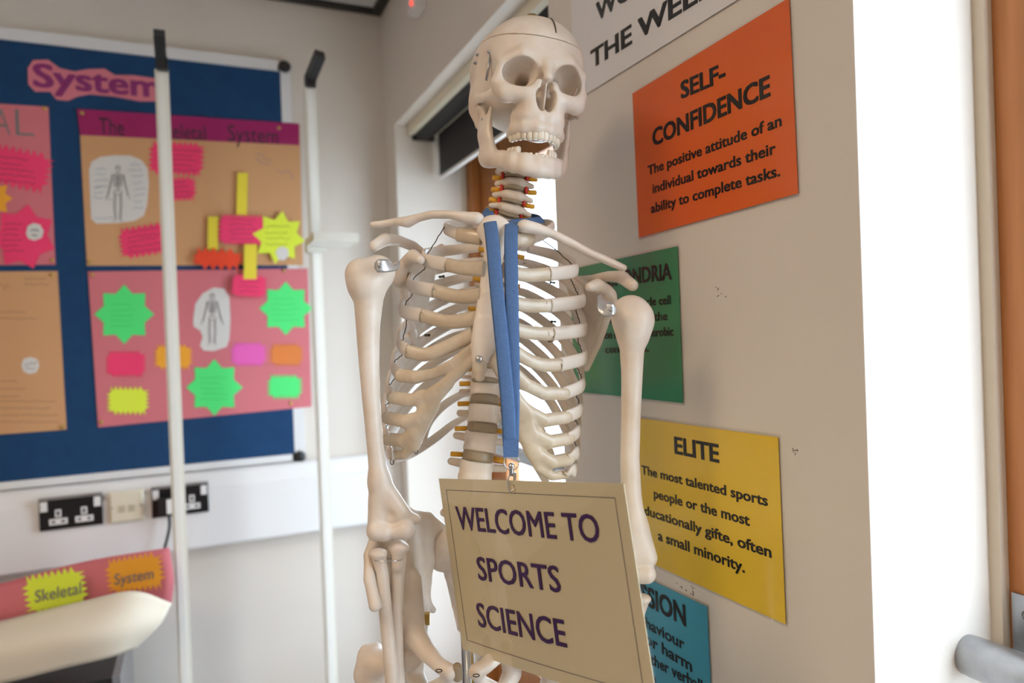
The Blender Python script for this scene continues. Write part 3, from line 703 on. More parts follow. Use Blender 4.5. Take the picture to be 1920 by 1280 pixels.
for z in np.linspace(.0708, .099, 16):
    c_ = _q[abs(_q[:, 2]-z) < .0012]
    if len(c_): k_ = c_[np.argmin(c_[:, 1])]; sut.append(cw(sk(np.array([.009, k_[1]-.0002, z]))))
v, f = sweep(np.array(sut), lambda k: (.0007, .0007), None, 6); mesh_obj('cap_seam', v, f, M_wire, SKULL)
MB().lathe(L3(.1, -.2, 11.1), L3(.1, -.2, 12.1), [(0, .0085), (.5, .0085), (.55, .0075), (1, .007)], 18).build('top_screw', M_brass, SKULL, True)
MB().lathe(L3(-6.05, -4.2, 4.6), L3(-6.35, -4.2, 1.2), [(0, .0016), (1, .0016)], 8).build('jaw_spring', M_steel, SKULL, True)
MB().lathe(L3(-6.0, -4.2, 4.7), L3(-6.45, -4.3, 4.7), [(0, .0025), (1, .002)], 10).build('screw', M_steel, SKULL, True)
for x, y, z in ((-6.95, -1.2, 5.2), (-7.1, -.9, 4.2), (6.9, -2.2, 4.2)):
    MB().lathe(L3(x*.97, y, z), L3(x*1.05, y-.1, z), [(0, .0022), (1, .0018)], 8).build('screw', M_steel, SKULL, True)
# mandible
def jaw_field():
    b = Bone(); fl = lambda s: ((1, .25*s, 0), .5)
    J = [(0, -8.75), (1.5, -8.45), (2.7, -7.3), (3.7, -5.6), (4.6, -3.6), (5.1, -2.3)]
    for s in (-1, 1):
        for (x0, y0), (x1, y1) in zip(J[:-1], J[1:]):
            t0, t1 = (y0+8.75)/6.5, (y1+8.75)/6.5
            for (z0, z1, r) in ((-9.95+t0*1.9, -9.95+t1*1.9, .0078), (-9.3+t0*1.5, -9.3+t1*1.5, .0068), (-8.7+t0*1.1, -8.7+t1*1.1, .0058)):
                b.cone(cm(s*x0, y0, z0), cm(s*x1, y1, z1), r, r, .006)
        b.cone(cm(s*5.1, -2.2, -7.3), cm(s*5.45, -1.2, -4.6), .0145, .013, .008, 'u', ((1, 0, 0), .42))
        b.cone(cm(s*4.95, -3.3, -7.0), cm(s*5.35, -2.2, -4.4), .014, .012, .008, 'u', ((1, 0, 0), .42))
        b.cone(cm(s*5.45, -1.3, -4.6), cm(s*5.7, -.9, -1.6), .009, .0062, .006, 'u', ((1, 0, 0), .55))
        b.cone(cm(s*5.35, -2.6, -4.6), cm(s*5.3, -3.5, -2.0), .009, .004, .006, 'u', ((1, 0, 0), .5))
        b.ell(cm(s*5.6, -.9, -1.4), cm(.95, .55, .55), .004)
    b.ell(cm(0, -9.1, -10.0), cm(1.6, .75, .75), .007)
    return b
v, f = jaw_field().mesh(.00125); JAW = mesh_obj('mandible', cw(sk(v)), f, M_bone, SKULL)
def tooth(x, y, z0, z1, ang, wd, dp, parent):
    c, s = math.cos(ang), math.sin(ang); rows = [(0, .72, .8), (.25, .9, .95), (.6, 1, 1), (.88, .98, .85), (1, .8, .5)]; v = []; f = []; n = 10
    for t, a, b_ in rows:
        for k in range(n):
            q = 2*math.pi*k/n; ex = math.copysign(abs(math.cos(q))**.6, math.cos(q))*wd*a; ey = math.copysign(abs(math.sin(q))**.6, math.sin(q))*dp*b_
            v.append(L3(x+ex*c-ey*s, y+ex*s+ey*c, z0+(z1-z0)*t))
    for i in range(len(rows)-1):
        for k in range(n):
            q = (i*n+k, i*n+(k+1) % n, (i+1)*n+(k+1) % n, (i+1)*n+k); f.append(q if z1 > z0 else q[::-1])
    e = tuple(range((len(rows)-1)*n, len(rows)*n)); f.append(e if z1 > z0 else e[::-1])
    return mesh_obj('tooth', v, f, M_tooth, parent)
def arch(u, a=3.05, l=4.6, y0=-9.75):     # u in -1..1 along the dental arch
    x = a*math.sin(u*1.45); return x, y0+l*(1-math.cos(u*1.45)), math.atan2(l*math.sin(u*1.45), a*math.cos(u*1.45))
for i in range(14):
    u = (i-6.5)/7.2; x, y, a = arch(u); k = abs(i-6.5); wd = .43 if k < 1 else .34 if k < 4 else .42
    tooth(x, y, -5.15, -6.55+.02*k+(.06 if k > 1 and k < 2 else 0), a, wd, .34 if k < 3 else .42, SKULL)
for u in (-.93, -.79, -.64, .33, .46, .62, .78):
    x, y, a = arch(u, 3.0, 4.3, -9.1); tooth(x, y, -8.4+.3*abs(u), -7.3+.25*abs(u), a, .42 if abs(u) > .6 else .3, .38 if abs(u) > .6 else .28, JAW)
for u in (-.42, -.25, -.1, .08, .22): # worn sockets along the front of the jaw
    x, y, a = arch(u, 3.0, 4.3, -9.1); tooth(x, y, -8.5, -7.95, a, .2, .2, JAW)
for x, y, z in ((-5.75, -2.0, -3.1), (5.75, -2.0, -3.1)):
    MB().lathe(L3(x*.97, y, z), L3(x*1.045, y-.1, z), [(0, .002), (1, .0016)], 8).build('screw', M_steel, JAW, True)

# --- spine: one vertebra mesh shared by all, then discs and nerves
SP = [(966,318,.895,20),(965,342,.893,20),(962,366,.892,21),(957,390,.893,22),(951,413,.897,23)]
nT = 12
for i in range(nT):
    t = i/(nT-1); SP.append((948-38*t-6*math.sin(t*math.pi), 437+293*t, .905+.02*math.sin(t*math.pi), 20+9*t))
SP += [(907,777,.893,30),(901,828,.887,31),(892,882,.882,32),(886,936,.882,33),(880,990,.888,33)]
def vert_mesh(kind):
    b = Bone(); u = .01
    if kind == 'neck':
        b.cone((-.006, 0, 0), (.006, 0, 0), .0075, .0075, .003); b.cone((-.006, 0, -.002), (.006, 0, -.002), .007, .007, .003)
        for s in (-1, 1):
            b.cone((s*.009, .002, .001), (s*.0215, .003, -.003), .005, .0042, .003)
            b.cone((s*.012, .008, 0), (s*.014, .018, 0), .006, .006, .004); b.cone((s*.013, .018, 0), (0, .03, -.003), .004, .003, .004)
    else:
        # waisted body
        for z, r in ((-.0095, .0185), (-.004, .0165), (.004, .0165), (.0095, .0185)):
            b.cone((-.004, 0, z), (.004, 0, z), r-.002, r-.002, .003, 'u', ((0, 1, 0), .8))
        for s in (-1, 1):
            b.cone((s*.012, .012, .003), (s*.012, .025, .003), .006, .006, .004)
            b.cone((s*.012, .024, .003), (s*.033, .027, .004), .0055, .0045, .004)
        b.cone((0, .026, .002), (0, .048, -.012), .006, .0045, .005)
        b.clip((0, 0, 1), .0115); b.clip((0, 0, -1), .0115)
    return b.mesh(.0013)
VM = {k: vert_mesh(k) for k in ('neck', 'body')}
SPC = [V(p[0], p[1], p[2]) for p in SP]
for i, (px, py, d, hw) in enumerate(SP):
    c = SPC[i]; up = (SPC[max(i-1, 0)]-SPC[min(i+1, len(SP)-1)]); gap = np.linalg.norm(up)/(2 if 0 < i < len(SP)-1 else 1); up = up/np.linalg.norm(up)
    x = np.array([1, .0, 0]); x = x-up*np.dot(x, up); x /= np.linalg.norm(x); y = np.cross(up, x)
    k = 'neck' if i < 5 else 'body'; v, f = VM[k]
    sx = hw*d/F/(.0135 if k == 'neck' else .0205); sz = gap*(.86 if k == 'neck' else .70)/(.0165 if k == 'neck' else .023)
    A = lambda q: c+q[:, 0:1]*x*sx+q[:, 1:2]*y*sx+q[:, 2:3]*up*sz
    mesh_obj('vertebra', cw(A(v)), f, M_bone, SK)
    if i < len(SP)-1:
        m_ = (c+SPC[i+1])/2; dv = c-SPC[i+1]; dl = np.linalg.norm(dv); r_ = (hw+SP[i+1][3])/2*d/F*.93
        dk = .10 if i < 4 else .17; a_, b_ = m_-dv*dk, m_+dv*dk
        MBd = MB(); MBd.lathe(cw(a_), cw(b_), [(0, r_*.96), (.25, r_*1.0), (.75, r_*1.0), (1, r_*.96)], 24); MBd.build('disc', M_disc, SK, True)
        for s in (-1, 1):
            nl = (.018 if i < 5 else .019); o_ = m_+x*s*r_*.8+y*.010; e_ = o_+x*s*nl-up*(.001 if i < 5 else .001)+np.array([0, -.006, 0])
            nv, nf = sweep(np.array([cw(o_), cw((o_+e_)/2), cw(e_)]), lambda t: (.0032, .0038), None, 8); mesh_obj('nerve', nv, nf, M_nerve, SK)
for s in (-1, 1):       # arteries glimpsed between the neck vertebrae
    for i in range(4):
        m_ = (SPC[i]+SPC[i+1])/2+np.array([s*.0155, .002, 0]); P = np.array([cw(m_+np.array([0, 0, .0055])), cw(m_), cw(m_-np.array([0, 0, .0055]))])
        v, f = sweep(P, lambda t: (.0024, .0024), None, 8); mesh_obj('artery', v, f, M_art, SK)
# --- sternum
b = Bone(); fz = ((0, 1, .12), .45)
b.chain([(915,432,.832,17),(940,434,.832,17)], .006, 'u', fz); b.chain([(926,430,.832,26),(927,470,.822,19),(922,500,.815,18),(917,560,.808,21),(911,610,.803,24),(905,650,.800,23),(900,674,.799,16)], .006, 'u', fz)
bone_obj('sternum', b, M_bone, SK, .0014)
b = Bone(); b.chain([(900,668,.799,15),(899,690,.799,14),(899,706,.80,10)], .004, 'u', ((0, 1, 0), .5)); bone_obj('xiphoid', b, M_cart, SK, .0014)
p = W(898, 673, .7915); MB().lathe(p+CF*.004, p-CF*.002, [(0, .0035), (.5, .0043), (.8, .0038), (1, .002)], 14).build('screw', M_chrome, SK, True)

# --- ribs
AX = lambda p: np.array([(-.030 if True else 0), .875, 0])
def outward(p): q = p-np.array([-.033, .885, p[2]]); q[2] = 0; return q
LX = {2:(796,481),3:(769,529),4:(753,577),5:(748,640),6:(737,686),7:(728,729),8:(721,768),9:(722,810),10:(729,846)}
RX = {2:(1078,502),3:(1091,558),4:(1095,612),5:(1097,663),6:(1092,714),7:(1088,762),8:(1085,802),9:(1083,842),10:(1078,876)}
LJ = {2:(842,497),3:(818,546),4:(795,592),5:(767,659),6:(752,704),7:(737,745),8:(727,783),9:(729,823),10:(738,853)}
RJ = {2:(1026,514),3:(1028,573),4:(1032,626),5:(1048,684),6:(1057,738),7:(1061,782),8:(1066,822),9:(1066,860),10:(1060,889)}
RIBW = 13
def rib_curve(n, side):
    yT = SP[4+n][1]; xs, d0 = SP[4+n][0], SP[4+n][2]; s = -1 if side == 'L' else 1
    (xe, ye), (xj, yj) = (LX[n], LJ[n]) if side == 'L' else (RX[n], RJ[n]); wd = abs(xe-xs)
    dj = .838 if n < 6 else .845+.004*(n-6)
    return [(xs+s*24, yT-2, d0+.022), (xs+s*.38*wd, yT+.08*(ye-yT), .972), (xs+s*.72*wd, yT+.38*(ye-yT), .968), (xs+s*.95*wd, yT+.76*(ye-yT), .925),
            (xe, ye-2, .885), (xe-s*.02*wd, ye+(yj-ye)*.35+2, .862), (xj, yj, dj)]
def ribtube(name, P, m, h=.0085, th=.0036, taper=None):
    C_ = catmull([V(*p) for p in P], 9)
    v, f = sweep(C_, taper or (lambda u: (th*(1.25-.25*min(1, u*3)), h*(.62+.38*min(1, u*2.2)))), outward, 12)
    return mesh_obj(name, cw(np.array(v)), f, m, SK)
for n in range(2, 11):
    for side in 'LR': ribtube('rib', rib_curve(n, side), M_bonew)
for side, s in (('L', -1), ('R', 1)):   # first rib and the floating ribs
    x0 = SP[5][0]
    e = (842, 432) if side == 'L' else (1018, 440); j = (868, 440) if side == 'L' else (990, 447)
    ribtube('rib', [(x0+s*22, 432, .925), (x0+s*62, 420, .935), (x0+s*96 if side == 'L' else 1035, 424, .905), (e[0]-s*(-6), e[1]-4, .872), (j[0]-s*-6, j[1], .85)], M_bonew, .0075)
    ribtube('costal_cartilage', [(j[0]+s*9, j[1]-1, .851), (j[0]-s*8, j[1]+2, .842), ((903 if side == 'L' else 948), 446, .834)], M_cart, .0085, .0045, lambda u: (.0045, .0088))
fl = {'L': [[(885,735,.925), (860,742,.945), (825,766,.955), (802,797,.945), (793,835,.93)], [(882,777,.925), (850,795,.94), (815,822,.94), (775,848,.925), (738,860,.90)]],
      'R': [[(932,735,.925), (960,745,.945), (1000,780,.955), (1025,830,.945), (1040,870,.93)], [(930,777,.925), (960,800,.94), (990,840,.94), (1010,880,.93), (1025,905,.92)]]}
for side in 'LR':
    for P in fl[side]: ribtube('floating_rib', P, M_bonew, .0066, .0032)
# cartilages of ribs 2-5 one by one, 6-10 fused at each side
LC = {2:[(842,497),(875,503),(908,503)],3:[(818,546),(860,556),(902,553)],4:[(795,592),(840,603),(893,597)],5:[(767,659),(800,664),(845,647),(888,627)]}
RC = {2:[(1026,514),(985,515),(942,506)],3:[(1028,573),(985,572),(938,560)],4:[(1032,626),(985,622),(934,606)],5:[(1048,684),(1010,682),(970,662),(930,632)]}
for side, T in (('L', LC), ('R', RC)):
    for n, pts in T.items():
        N = len(pts); P = [(x, y, .838+( .808-.838)*(i/(N-1))) for i, (x, y) in enumerate(pts)]
        P.insert(0, (pts[0][0]+(pts[0][0]-pts[1][0])*.06, pts[0][1], .8385))
        ribtube('costal_cartilage', P, M_cart, .0068, .0042, lambda u: (.0046, .0090-.0008*math.sin(u*3.1)))
FC = {'L': [[(752,704,.845,12.5),(780,707,.835,12.5),(815,700,.825,10),(850,682,.812,10),(888,650,.803,9)], [(737,745,.849,12.5),(770,750,.838,12.5),(805,741,.828,12.5),(845,712,.815,10),(892,672,.803,9)],
            [(727,783,.853,12.5),(760,790,.842,12.5),(785,783,.836,12.5),(812,757,.828,9),(840,722,.818,8)], [(729,823,.857,12.5),(755,826,.85,12.5),(778,812,.843,12.5),(795,790,.838,8),(815,757,.830,8)],
            [(738,853,.861,9),(758,852,.855,9),(778,832,.848,9),(792,805,.842,8),(812,765,.832,8)], [(770,790,.842,9),(776,815,.845,9),(778,835,.848,8)], [(790,742,.832,8),(796,775,.836,9)]],
      'R': [[(1057,738,.845,12.5),(1020,737,.835,13),(985,720,.822,12.5),(930,662,.803,9)], [(1061,782,.849,12.5),(1020,788,.838,13),(985,768,.828,12.5),(955,728,.818,10),(925,678,.803,9)],
            [(1066,822,.853,12.5),(1030,828,.844,13),(1000,812,.836,13),(975,772,.828,10),(955,735,.82,9)], [(1066,860,.857,12.5),(1035,866,.85,12.5),(1008,850,.843,12.5),(985,812,.835,9),(970,780,.828,9)],
            [(1060,889,.861,9),(1035,892,.856,9),(1010,876,.848,9),(990,842,.84,9),(975,800,.832,9)], [(985,768,.828,8),(992,800,.833,8)]]}
for side in 'LR':
    b = Bone()
    for c in FC[side]: b.chain(c, .0045, 'u', ((0, 1, 0), .62))
    bone_obj('fused_cartilage', b, M_cart, SK, .0014)
# wires tying the ribs
for side, T in (('L', LX), ('R', RX)):
    s = -1 if side == 'L' else 1
    P = [(838-0 if side == 'L' else 1012, 420 if side == 'L' else 444, .865)]
    for n in range(2, 11):
        x, y = T[n]; x -= s*(10 if n < 6 else 5)
        P.append((x+s*2, y-9, .868)); P.append((x+s*3, y+6, .866))
        if n < 10: P.append(((x+T[n+1][0]-s*8)/2-s*3, (y+T[n+1][1])/2, .867))
    C_ = catmull([V(*p) for p in P], 7); C_ += np.random.RandomState(3).normal(0, .0005, C_.shape)
    v, f = sweep(cw(C_), lambda u: (.00065, .00065), None, 6); mesh_obj('rib_wire', v, f, M_wire, SK)
    for n in (3, 4, 5, 6):     # loops and pins at the back ribs
        q = rib_curve(n, side)[2]; p = W(q[0]-s*8, q[1]+14, q[2]-.01)
        MB().lathe(p, p-CF*.008+CR*s*-.006, [(0, .0018), (.8, .0012), (1, .0022)], 8).build('rib_pin', M_wire, SK, True)
for px, py, d in ((780, 846, .915), (735, 866, .885)):
    c = W(px, py, d); ring = [c+(CR*math.cos(a)+CU*math.sin(a)*1.4)*.0022 for a in np.linspace(0, 6.28, 13)]
    v, f = sweep(np.array(ring), lambda u: (.0006, .0006), None, 6); mesh_obj('wire_loop', v, f, M_wire, SK)

# --- collar bones, shoulder blades, arms
b = Bone().chain([(893,410,.832,15),(876,408,.834,13),(845,402,.84,9.5),(810,402,.848,9),(785,408,.855,9),(764,416,.862,12.5),(742,415,.868,8),(716,420,.873,8),(700,421,.875,7)], .004, 'u', ((0, 0, 1), .85)); bone_obj('clavicle', b, M_bone, SK)
b = Bone().chain([(984,424,.832,15),(1004,428,.835,13),(1035,438,.84,10),(1070,455,.846,9.5),(1105,474,.852,9),(1135,487,.857,9),(1168,502,.862,8)], .004, 'u', ((0, 0, 1), .85)); bone_obj('clavicle', b, M_bone, SK)
b = Bone()
b.tri(V(752,500,.895), V(828,462,.965), V(778,655,.965), .0022, .004).tri(V(752,500,.895), V(778,655,.965), V(758,560,.915), .003, .004)
b.chain([(748,505,.885,15),(750,525,.888,15)], .006).chain([(755,520,.895,9),(762,580,.925,8),(778,650,.962,6)], .005)
b.chain([(828,462,.965,5),(800,478,.955,6)], .004)
b.chain([(800,480,.95,8),(775,462,.93,10),(745,450,.905,10),(722,449,.885,12.5),(702,461,.87,10)], .005, 'u', ((0, 1, .3), .7))
b.chain([(765,490,.885,13),(775,480,.865,13),(788,487,.85,9)], .006)
bone_obj('scapula', b, M_bone, SK)
b = Bone()
b.tri(V(1140,565,.895), V(1058,505,.965), V(1098,690,.965), .0022, .004)
b.chain([(1143,555,.885,14),(1145,575,.888,14)], .006).chain([(1140,585,.895,9),(1122,640,.93,8),(1100,690,.962,6)], .005)
b.chain([(1085,525,.95,8),(1110,525,.93,10),(1140,518,.905,10),(1165,519,.885,12.5),(1186,535,.87,11)], .005, 'u', ((0, 1, .3), .7))
b.chain([(1135,545,.885,13),(1120,535,.865,13),(1106,538,.85,9)], .006)
bone_obj('scapula', b, M_bone, SK)
b = Bone()
b.pell(708,510,.84,33,32,34).chain([(676,512,.828,28),(684,530,.83,32)], .008).chain([(690,530,.833,36),(691,565,.832,27),(690,610,.832,22.5),(692,680,.832,19),(697,760,.832,16.5),(704,840,.832,15.5),(711,900,.832,18)], .01)
b.chain([(711,895,.832,18),(705,985,.828,16)], .008).chain([(713,905,.832,18),(750,960,.832,18)], .008).chain([(722,940,.832,20),(735,970,.832,22)], .008, 'u', ((0, 1, 0), .6))
b.chain([(706,995,.823,19),(720,998,.823,17)], .003).chain([(742,996,.825,14),(760,993,.825,19)], .003).chain([(755,965,.835,13),(778,973,.84,10)], .005)
b.pell(730,968,.818,10,9,8,.004,'s'); b.chain([(690,488,.806,5),(694,540,.804,4)], .004, 's'); b.chain([(733,985,.803,3),(734,1006,.806,3)], .003, 's')
bone_obj('humerus', b, M_bone, SK)
b = Bone()
b.pell(1183,590,.84,38,37,36).chain([(1196,600,.832,30),(1188,625,.833,28)], .008).chain([(1186,615,.834,32),(1185,650,.834,23),(1185,700,.834,20),(1183,780,.834,18),(1181,860,.834,18),(1184,930,.834,19),(1190,985,.834,21)], .01)
b.chain([(1209,562,.812,5),(1203,600,.806,4)], .004, 's'); b.chain([(1188,975,.834,20),(1214,1045,.832,17)], .008).chain([(1190,985,.834,21),(1182,1050,.834,18)], .008).chain([(1195,1010,.834,22),(1200,1045,.834,24)], .008, 'u', ((0, 1, 0), .6))
b.chain([(1212,1076,.826,18),(1196,1078,.826,16)], .003).chain([(1180,1075,.828,18),(1168,1070,.83,14)], .004)
bone_obj('humerus', b, M_bone, SK)
def forearm(x0, y0, s, d):
    b = Bone(); b.pell(x0, y0, d, 18, 9, 17, .003).chain([(x0+s*2,y0+12,d,13),(x0+s*8,y0+35,d,11.5),(x0+s*14,y0+110,d,12.5),(x0+s*24,y0+210,d,13),(x0+s*30,y0+330,d+.005,14),(x0+s*32,y0+390,d+.01,20)], .005)
    bone_obj('radius', b, M_bone, SK)
    b = Bone(); u0 = x0+s*38
    b.chain([(u0+s*2,y0-22,d+.022,13),(u0,y0+5,d+.02,15),(u0-s*1,y0+30,d+.012,13),(u0-s*4,y0+110,d+.012,11.5),(u0-s*2,y0+210,d+.015,12.5),(u0+s*8,y0+330,d+.02,9),(u0+s*10,y0+385,d+.02,11)], .005)
    b.pell(u0+s*1, y0-12, d+.006, 20, 11, 15, .006, 'u', -8*s); b.chain([(u0-s*2,y0-10,d+.004,11),(u0-s*1,y0+22,d+.006,12)], .006)
    bone_obj('ulna', b, M_bone, SK)
forearm(709, 1037, 1, .826); forearm(1203, 1122, -1, .832)
c = W(722, 1056, .812); ring = [c+(CR*math.cos(a)*.017+CU*math.sin(a)*.002-CF*math.sin(a)*.012+CF*.014) for a in np.linspace(0, 6.28, 17)]
v, f = sweep(np.array(ring), lambda u: (.0006, .0006), None, 6); mesh_obj('elbow_wire', v, f, M_chrome, SK)
# steel shoulder straps
M_strapm = mat('shoulder_steel', (.66, .66, .66), .38, metal=.75)
for (ax_, ay_, ad), (bx_, by_, bd_) in (((712, 498, .798), (742, 497, .845)), ((1146, 580, .800), (1128, 562, .845))):
    s = 1 if bx_ > ax_ else -1
    P = catmull([W(ax_-s*9, ay_, ad+.002), W(ax_, ay_, ad-.001), W(ax_+s*14, ay_, ad+.004), W(bx_-s*4, by_, ad+.018), W(bx_, by_, bd_)], 6)
    v, f = sweep(P, lambda u: (.0009, .0074*(1 if u > .14 else .5+3.5*u)), lambda p: -CF, 8); o = mesh_obj('shoulder_strap', v, f, M_strapm, SK)
    p = W(ax_, ay_, ad-.002); MB().lathe(p+CF*.002, p-CF*.0010, [(0, .0030), (.7, .0028), (1, .0016)], 12).build('screw', M_steel, o, True)
# --- pelvis and thigh bones
def hip(mir):
    cx = 868; g = (lambda x: x) if not mir else (lambda x: 2*cx-x)
    q = lambda x, y, d: V(g(x), y, d)
    b = Bone(); th = .0032
    crest = [(703,1135,.808),(692,1085,.82),(692,1040,.838),(705,1000,.86),(732,973,.885),(768,962,.91),(802,968,.935),(828,990,.955)]
    hub = (768,1135,.885); hub2 = (800,1085,.935)
    for a_, c_ in zip(crest[:5], crest[1:6]): b.tri(q(*a_), q(*c_), q(*hub), th, .006)
    for a_, c_ in zip(crest[5:7], crest[6:8]): b.tri(q(*a_), q(*c_), q(*hub2), .005, .006)
    b.tri(q(*crest[5]), q(*hub2), q(*hub), .0045, .006)
    ch = lambda pts, k=.006: b.chain([(g(p[0]), p[1], p[2], p[3]) for p in pts], k)
    ch([(c_[0], c_[1], c_[2], 9 if i else 11) for i, c_ in enumerate(crest)])
    ch([(775,1090,.89,16),(772,1150,.875,24),(768,1190,.868,28)], .012)
    ch([(772,1185,.862,24),(800,1222,.84,17),(826,1248,.82,14),(842,1257,.812,13)], .008)
    ch([(795,1095,.925,14),(790,1140,.91,16),(782,1200,.895,18),(776,1262,.895,18),(795,1300,.875,14),(830,1280,.835,12.5),(844,1262,.815,11)], .008)
    ch([(795,1130,.915,13),(812,1143,.925,6)], .006)
    bone_obj('hip_bone', b, M_bone, SK, .0017)
    b = Bone(); ch = lambda pts, k=.008: b.chain([(g(p[0]), p[1], p[2], p[3]) for p in pts], k)
    b.pell(g(766), 1226, .868, 29, 29, 29); ch([(752,1230,.872,19),(715,1245,.882,22)], .008); ch([(695,1240,.89,26),(690,1262,.892,27),(705,1300,.89,24),(722,1380,.888,20),(735,1500,.888,18),(748,1650,.888,18),(760,1800,.89,24)], .012)
    ch([(690,1225,.895,18),(704,1218,.90,14)], .006)
    bone_obj('femur', b, M_bone, SK, .0022)
hip(False); hip(True)
b = Bone(); b.chain([(868,1010,.935,40),(868,1070,.965,36),(868,1130,.985,22),(866,1175,.975,10)], .008, 'u', ((0, 1, -.3), .5)); b.chain([(838,1020,.945,22),(826,1050,.955,20)], .008); b.chain([(898,1020,.945,22),(910,1050,.955,20)], .008); bone_obj('sacrum', b, M_bone, SK, .0017)
b = Bone().chain([(857,1252,.812,10),(858,1268,.814,10)], .004); bone_obj('pubic_disc', b, M_disc, SK)
p = W(799, 1159, .893); MB().obox(p, CR*.005, CU*.007, CF*.004).build('brass_fitting', M_brass, SK)
for px, py, d in ((823, 1257, .80), (893, 1266, .80)):
    c = W(px, py, d); ring = [c+(CR*math.cos(a)*1.8+(CU*.45+CF*.8)*math.sin(a))*.002 for a in np.linspace(0, 6.28, 13)]
    v, f = sweep(np.array(ring), lambda u: (.0006, .0006), None, 6); mesh_obj('wire_loop', v, f, M_wire, SK)
# stand
pt = W(874, 1150, .955); SKB = np.array(SK['_b'])
MB().cyl((pt[0], pt[1], .06), (pt[0], pt[1], pt[2]), .0085, n=16).build('stand_pole', M_chrome, SK, True)
for k in range(5):
    a = 2*math.pi*k/5+.3; e = np.array([pt[0]+.25*math.cos(a), pt[1]+.25*math.sin(a), .055])
    MB().obox(((pt[0]+e[0])/2, (pt[1]+e[1])/2, .062), ((e[0]-pt[0])/2, (e[1]-pt[1])/2, 0), (-math.sin(a)*.012, math.cos(a)*.012, 0), (0, 0, .010)).build('stand_foot', M_white, SK)
    MB().cyl((e[0]-math.sin(a)*.01, e[1]+math.cos(a)*.01, .036), (e[0]+math.sin(a)*.01, e[1]-math.cos(a)*.01, .036), .026, n=16).build('castor', M_black, SK, True)

# ------------------------------------------------------------------ lanyard
M_strap = mat('blue_webbing', (.08, .165, .35), .75, bump=.6, bscale=700, var=.12, scale=300)
lb = W(958, 880, .775); LA = thing('lanyard', 'blue webbing lanyard looped around the skeleton neck', 'lanyard', lb)
def strap(P, name='strap', nr=lambda p: np.array([0, -1., 0]), wd=.0078):
    v, f = sweep(catmull([V(*p) for p in P], 8), lambda u: (.0009, wd), nr, 8); return mesh_obj(name, cw(np.array(v)), f, M_strap, LA)
strap([(912,398,.852),(919,420,.822),(924,460,.805),(931,540,.793),(942,650,.783),(952,760,.777),(957,850,.774)])
strap([(962,416,.848),(959,425,.822),(958,460,.806),(959,540,.796),(961,650,.787),(961,760,.781),(959,850,.777)])
strap([(912,398,.852),(909,394,.885),(920,398,.925),(955,403,.948),(995,406,.93),(1017,411,.895),(990,414,.868),(962,416,.848)], 'neck_loop', lambda p: (p-np.array([.0, .893, p[2]]))*np.array([1, 1, 0])+np.array([0, 0, .03]), .0055)
mb = MB(); mb.obox(W(958, 840, .774), CR*.0082, CF*.0022, CU*.0095); mb.build('stitched_end', M_strap, LA)
c = W(959, 866, .775); ring = [c+(CR*math.cos(a)*.0083+CU*math.sin(a)*.0085) for a in np.linspace(0, 6.28, 25)]
v, f = sweep(np.array(ring), lambda u: (.0007, .0007), None, 6); mesh_obj('ring', v, f, M_chrome, LA)
MB().lathe(W(959, 868, .775), W(959, 892, .775), [(0, .0022), (.15, .0036), (.3, .0036), (.4, .0024), (.75, .003), (1, .002)], 14).build('swivel', M_chrome, LA, True)
P = catmull([W(*p) for p in ((960,884,.775),(954,895,.774),(953,910,.773),(957,920,.772),(963,917,.772),(965,905,.773))], 6)
v, f = sweep(P, lambda u: (.0011, .0011), None, 8); mesh_obj('hook', v, f, M_chrome, LA)
MB().obox(W(965, 893, .774), CR*.0018, CF*.0018, CU*.0045).build('clip_lever', M_chrome, LA)
# ------------------------------------------------------------------ welcome sign
SGO = np.array([-.0929, .880, -.1672]); SX = np.array([.647, -.735, .1266]); SY = np.array([.0735, .0387, -1.009]); SX /= np.linalg.norm(SX); SY /= np.linalg.norm(SY); SY = SY-SX*np.dot(SX, SY); SY /= np.linalg.norm(SY)
SN = np.cross(SY, SX); SN = SN if SN[1] < 0 else -SN
SWD, SHT = .303, .216
def bow(a, b): return .004*math.sin(math.pi*min(max(a/SWD, 0), 1))*(b/SHT)
def sg(a, b, off=0): return SGO+SX*a+SY*b+SN*(off+bow(a, b))
def sgpx(px, py):
    d = V(px, py, 1.0); t = np.dot(SGO, SN)/np.dot(d, SN); q = d*t-SGO; return np.dot(q, SX), np.dot(q, SY)
SGN = thing('welcome_sign', 'cream laminated sign reading WELCOME TO SPORTS SCIENCE hanging from lanyard', 'sign', cw(sg(SWD/2, SHT)))
def sgrid(name, a0, a1, b0, b1, off, th, m, n=12):
    v = []; f = []
    for k in (off+th, off):
        for j in range(n+1):
            for i in range(n+1): v.append(sg(a0+(a1-a0)*i/n, b0+(b1-b0)*j/n, k))
    N = (n+1)**2
    for j in range(n):
        for i in range(n):
            q = (j*(n+1)+i, (j+1)*(n+1)+i, (j+1)*(n+1)+i+1, j*(n+1)+i+1); f.append(q); f.append(tuple(N+x for x in q[::-1]))
    rim = [i for i in range(n+1)]+[j*(n+1)+n for j in range(1, n+1)]+[n*(n+1)+i for i in range(n-1, -1, -1)]+[j*(n+1) for j in range(n-1, 0, -1)]
    for k in range(len(rim)): p, q = rim[k], rim[(k+1) % len(rim)]; f.append((p, q, N+q, N+p))
    return mesh_obj(name, cw(np.array(v)), f, m, SGN, False)
M_card = mat('cream_card', (.70, .60, .37), .32, coat=.6, bump=.04, bscale=14, var=.03, scale=5)
M_purple = mat('purple_print', (.045, .012, .085), .3)
sgrid('card', .003, SWD-.003, .003, SHT-.003, 0, .0006, M_card)
sgrid('laminate', 0, SWD, 0, SHT, .0007, .0004, M_lam)
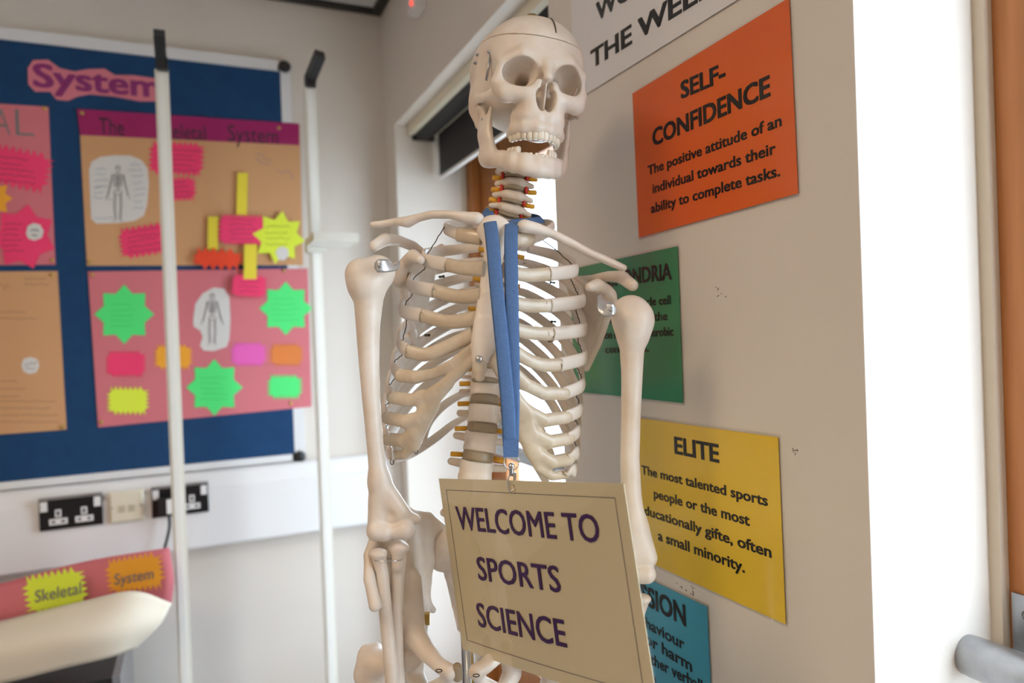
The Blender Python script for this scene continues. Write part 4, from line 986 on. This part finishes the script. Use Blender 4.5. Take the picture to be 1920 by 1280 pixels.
for a0, a1, b0, b1 in ((.016, SWD-.016, .0165, .017), (.016, SWD-.016, SHT-.017, SHT-.0165), (.016, .0165, .0165, SHT-.0165), (SWD-.0165, SWD-.016, .0165, SHT-.0165)): sgrid('border_line', a0, a1, b0, b1, .0008, .0002, M_purple, 8)
for s_, A_, B_, cap in (('WELCOME TO', (861, 991), (1129, 1017), 42), ('SPORTS', (901, 1085), (1057, 1109), 42), ('SCIENCE', (901, 1172), (1069, 1211), 43)):
    v, f = text_raw(s_, .012); hv, _ = text_raw('H', .012); a0, b0 = sgpx(*A_); a1, b1 = sgpx(*B_); ac, bc = sgpx(A_[0], A_[1]-cap); ch_ = abs(bc-b0)
    x0, x1 = v[:, 0].min(), v[:, 0].max(); y0 = hv[:, 1].min(); hc = hv[:, 1].max()-y0
    q = [sg(a0+(a1-a0)*(p[0]-x0)/(x1-x0), b0+(b1-b0)*(p[0]-x0)/(x1-x0)-ch_*(p[1]-y0)/hc, .0013+.0002*p[2]/.01) for p in v]
    mesh_obj('lettering', cw(np.array(q)), f, M_purple, SGN, False)
a, b_ = sgpx(962, 916); MB().lathe(cw(sg(a, b_, .0013)), cw(sg(a, b_, .0016)), [(0, .0045), (1, .0045)], 14).build('punched_hole', mat('hole_tan', (.75, .6, .35), .5), SGN)  # flat tan disc marking the punched hole
for _o in bpy.data.objects:
    if '_b' in _o: del _o['_b']

M_scuff = mat('scuff', (.16, .14, .12), .8)
rs = np.random.RandomState(8)
for px, py, n_ in ((1352, 545, 5), (1488, 845, 6), (1278, 1102, 6), (1298, 1108, 9)):
    mb = MB()
    for k in range(n_):
        p = onX(px+rs.normal(0, 5), py+rs.normal(0, 5), WX-.0004); a = rs.uniform(-1.2, 1.2); u_ = np.array([0, math.cos(a), math.sin(a)]); w_ = np.array([0, -math.sin(a), math.cos(a)])
        mb.obox(p, u_*rs.uniform(.0006, .0018), w_*.0003, np.array([.0003, 0, 0]))
    o = mb.build('scuff_mark', M_scuff, bpy.data.objects['wall_right'], base=(0, 0, 0)); o['kind'] = 'stuff'
    if '_b' in o: del o['_b']
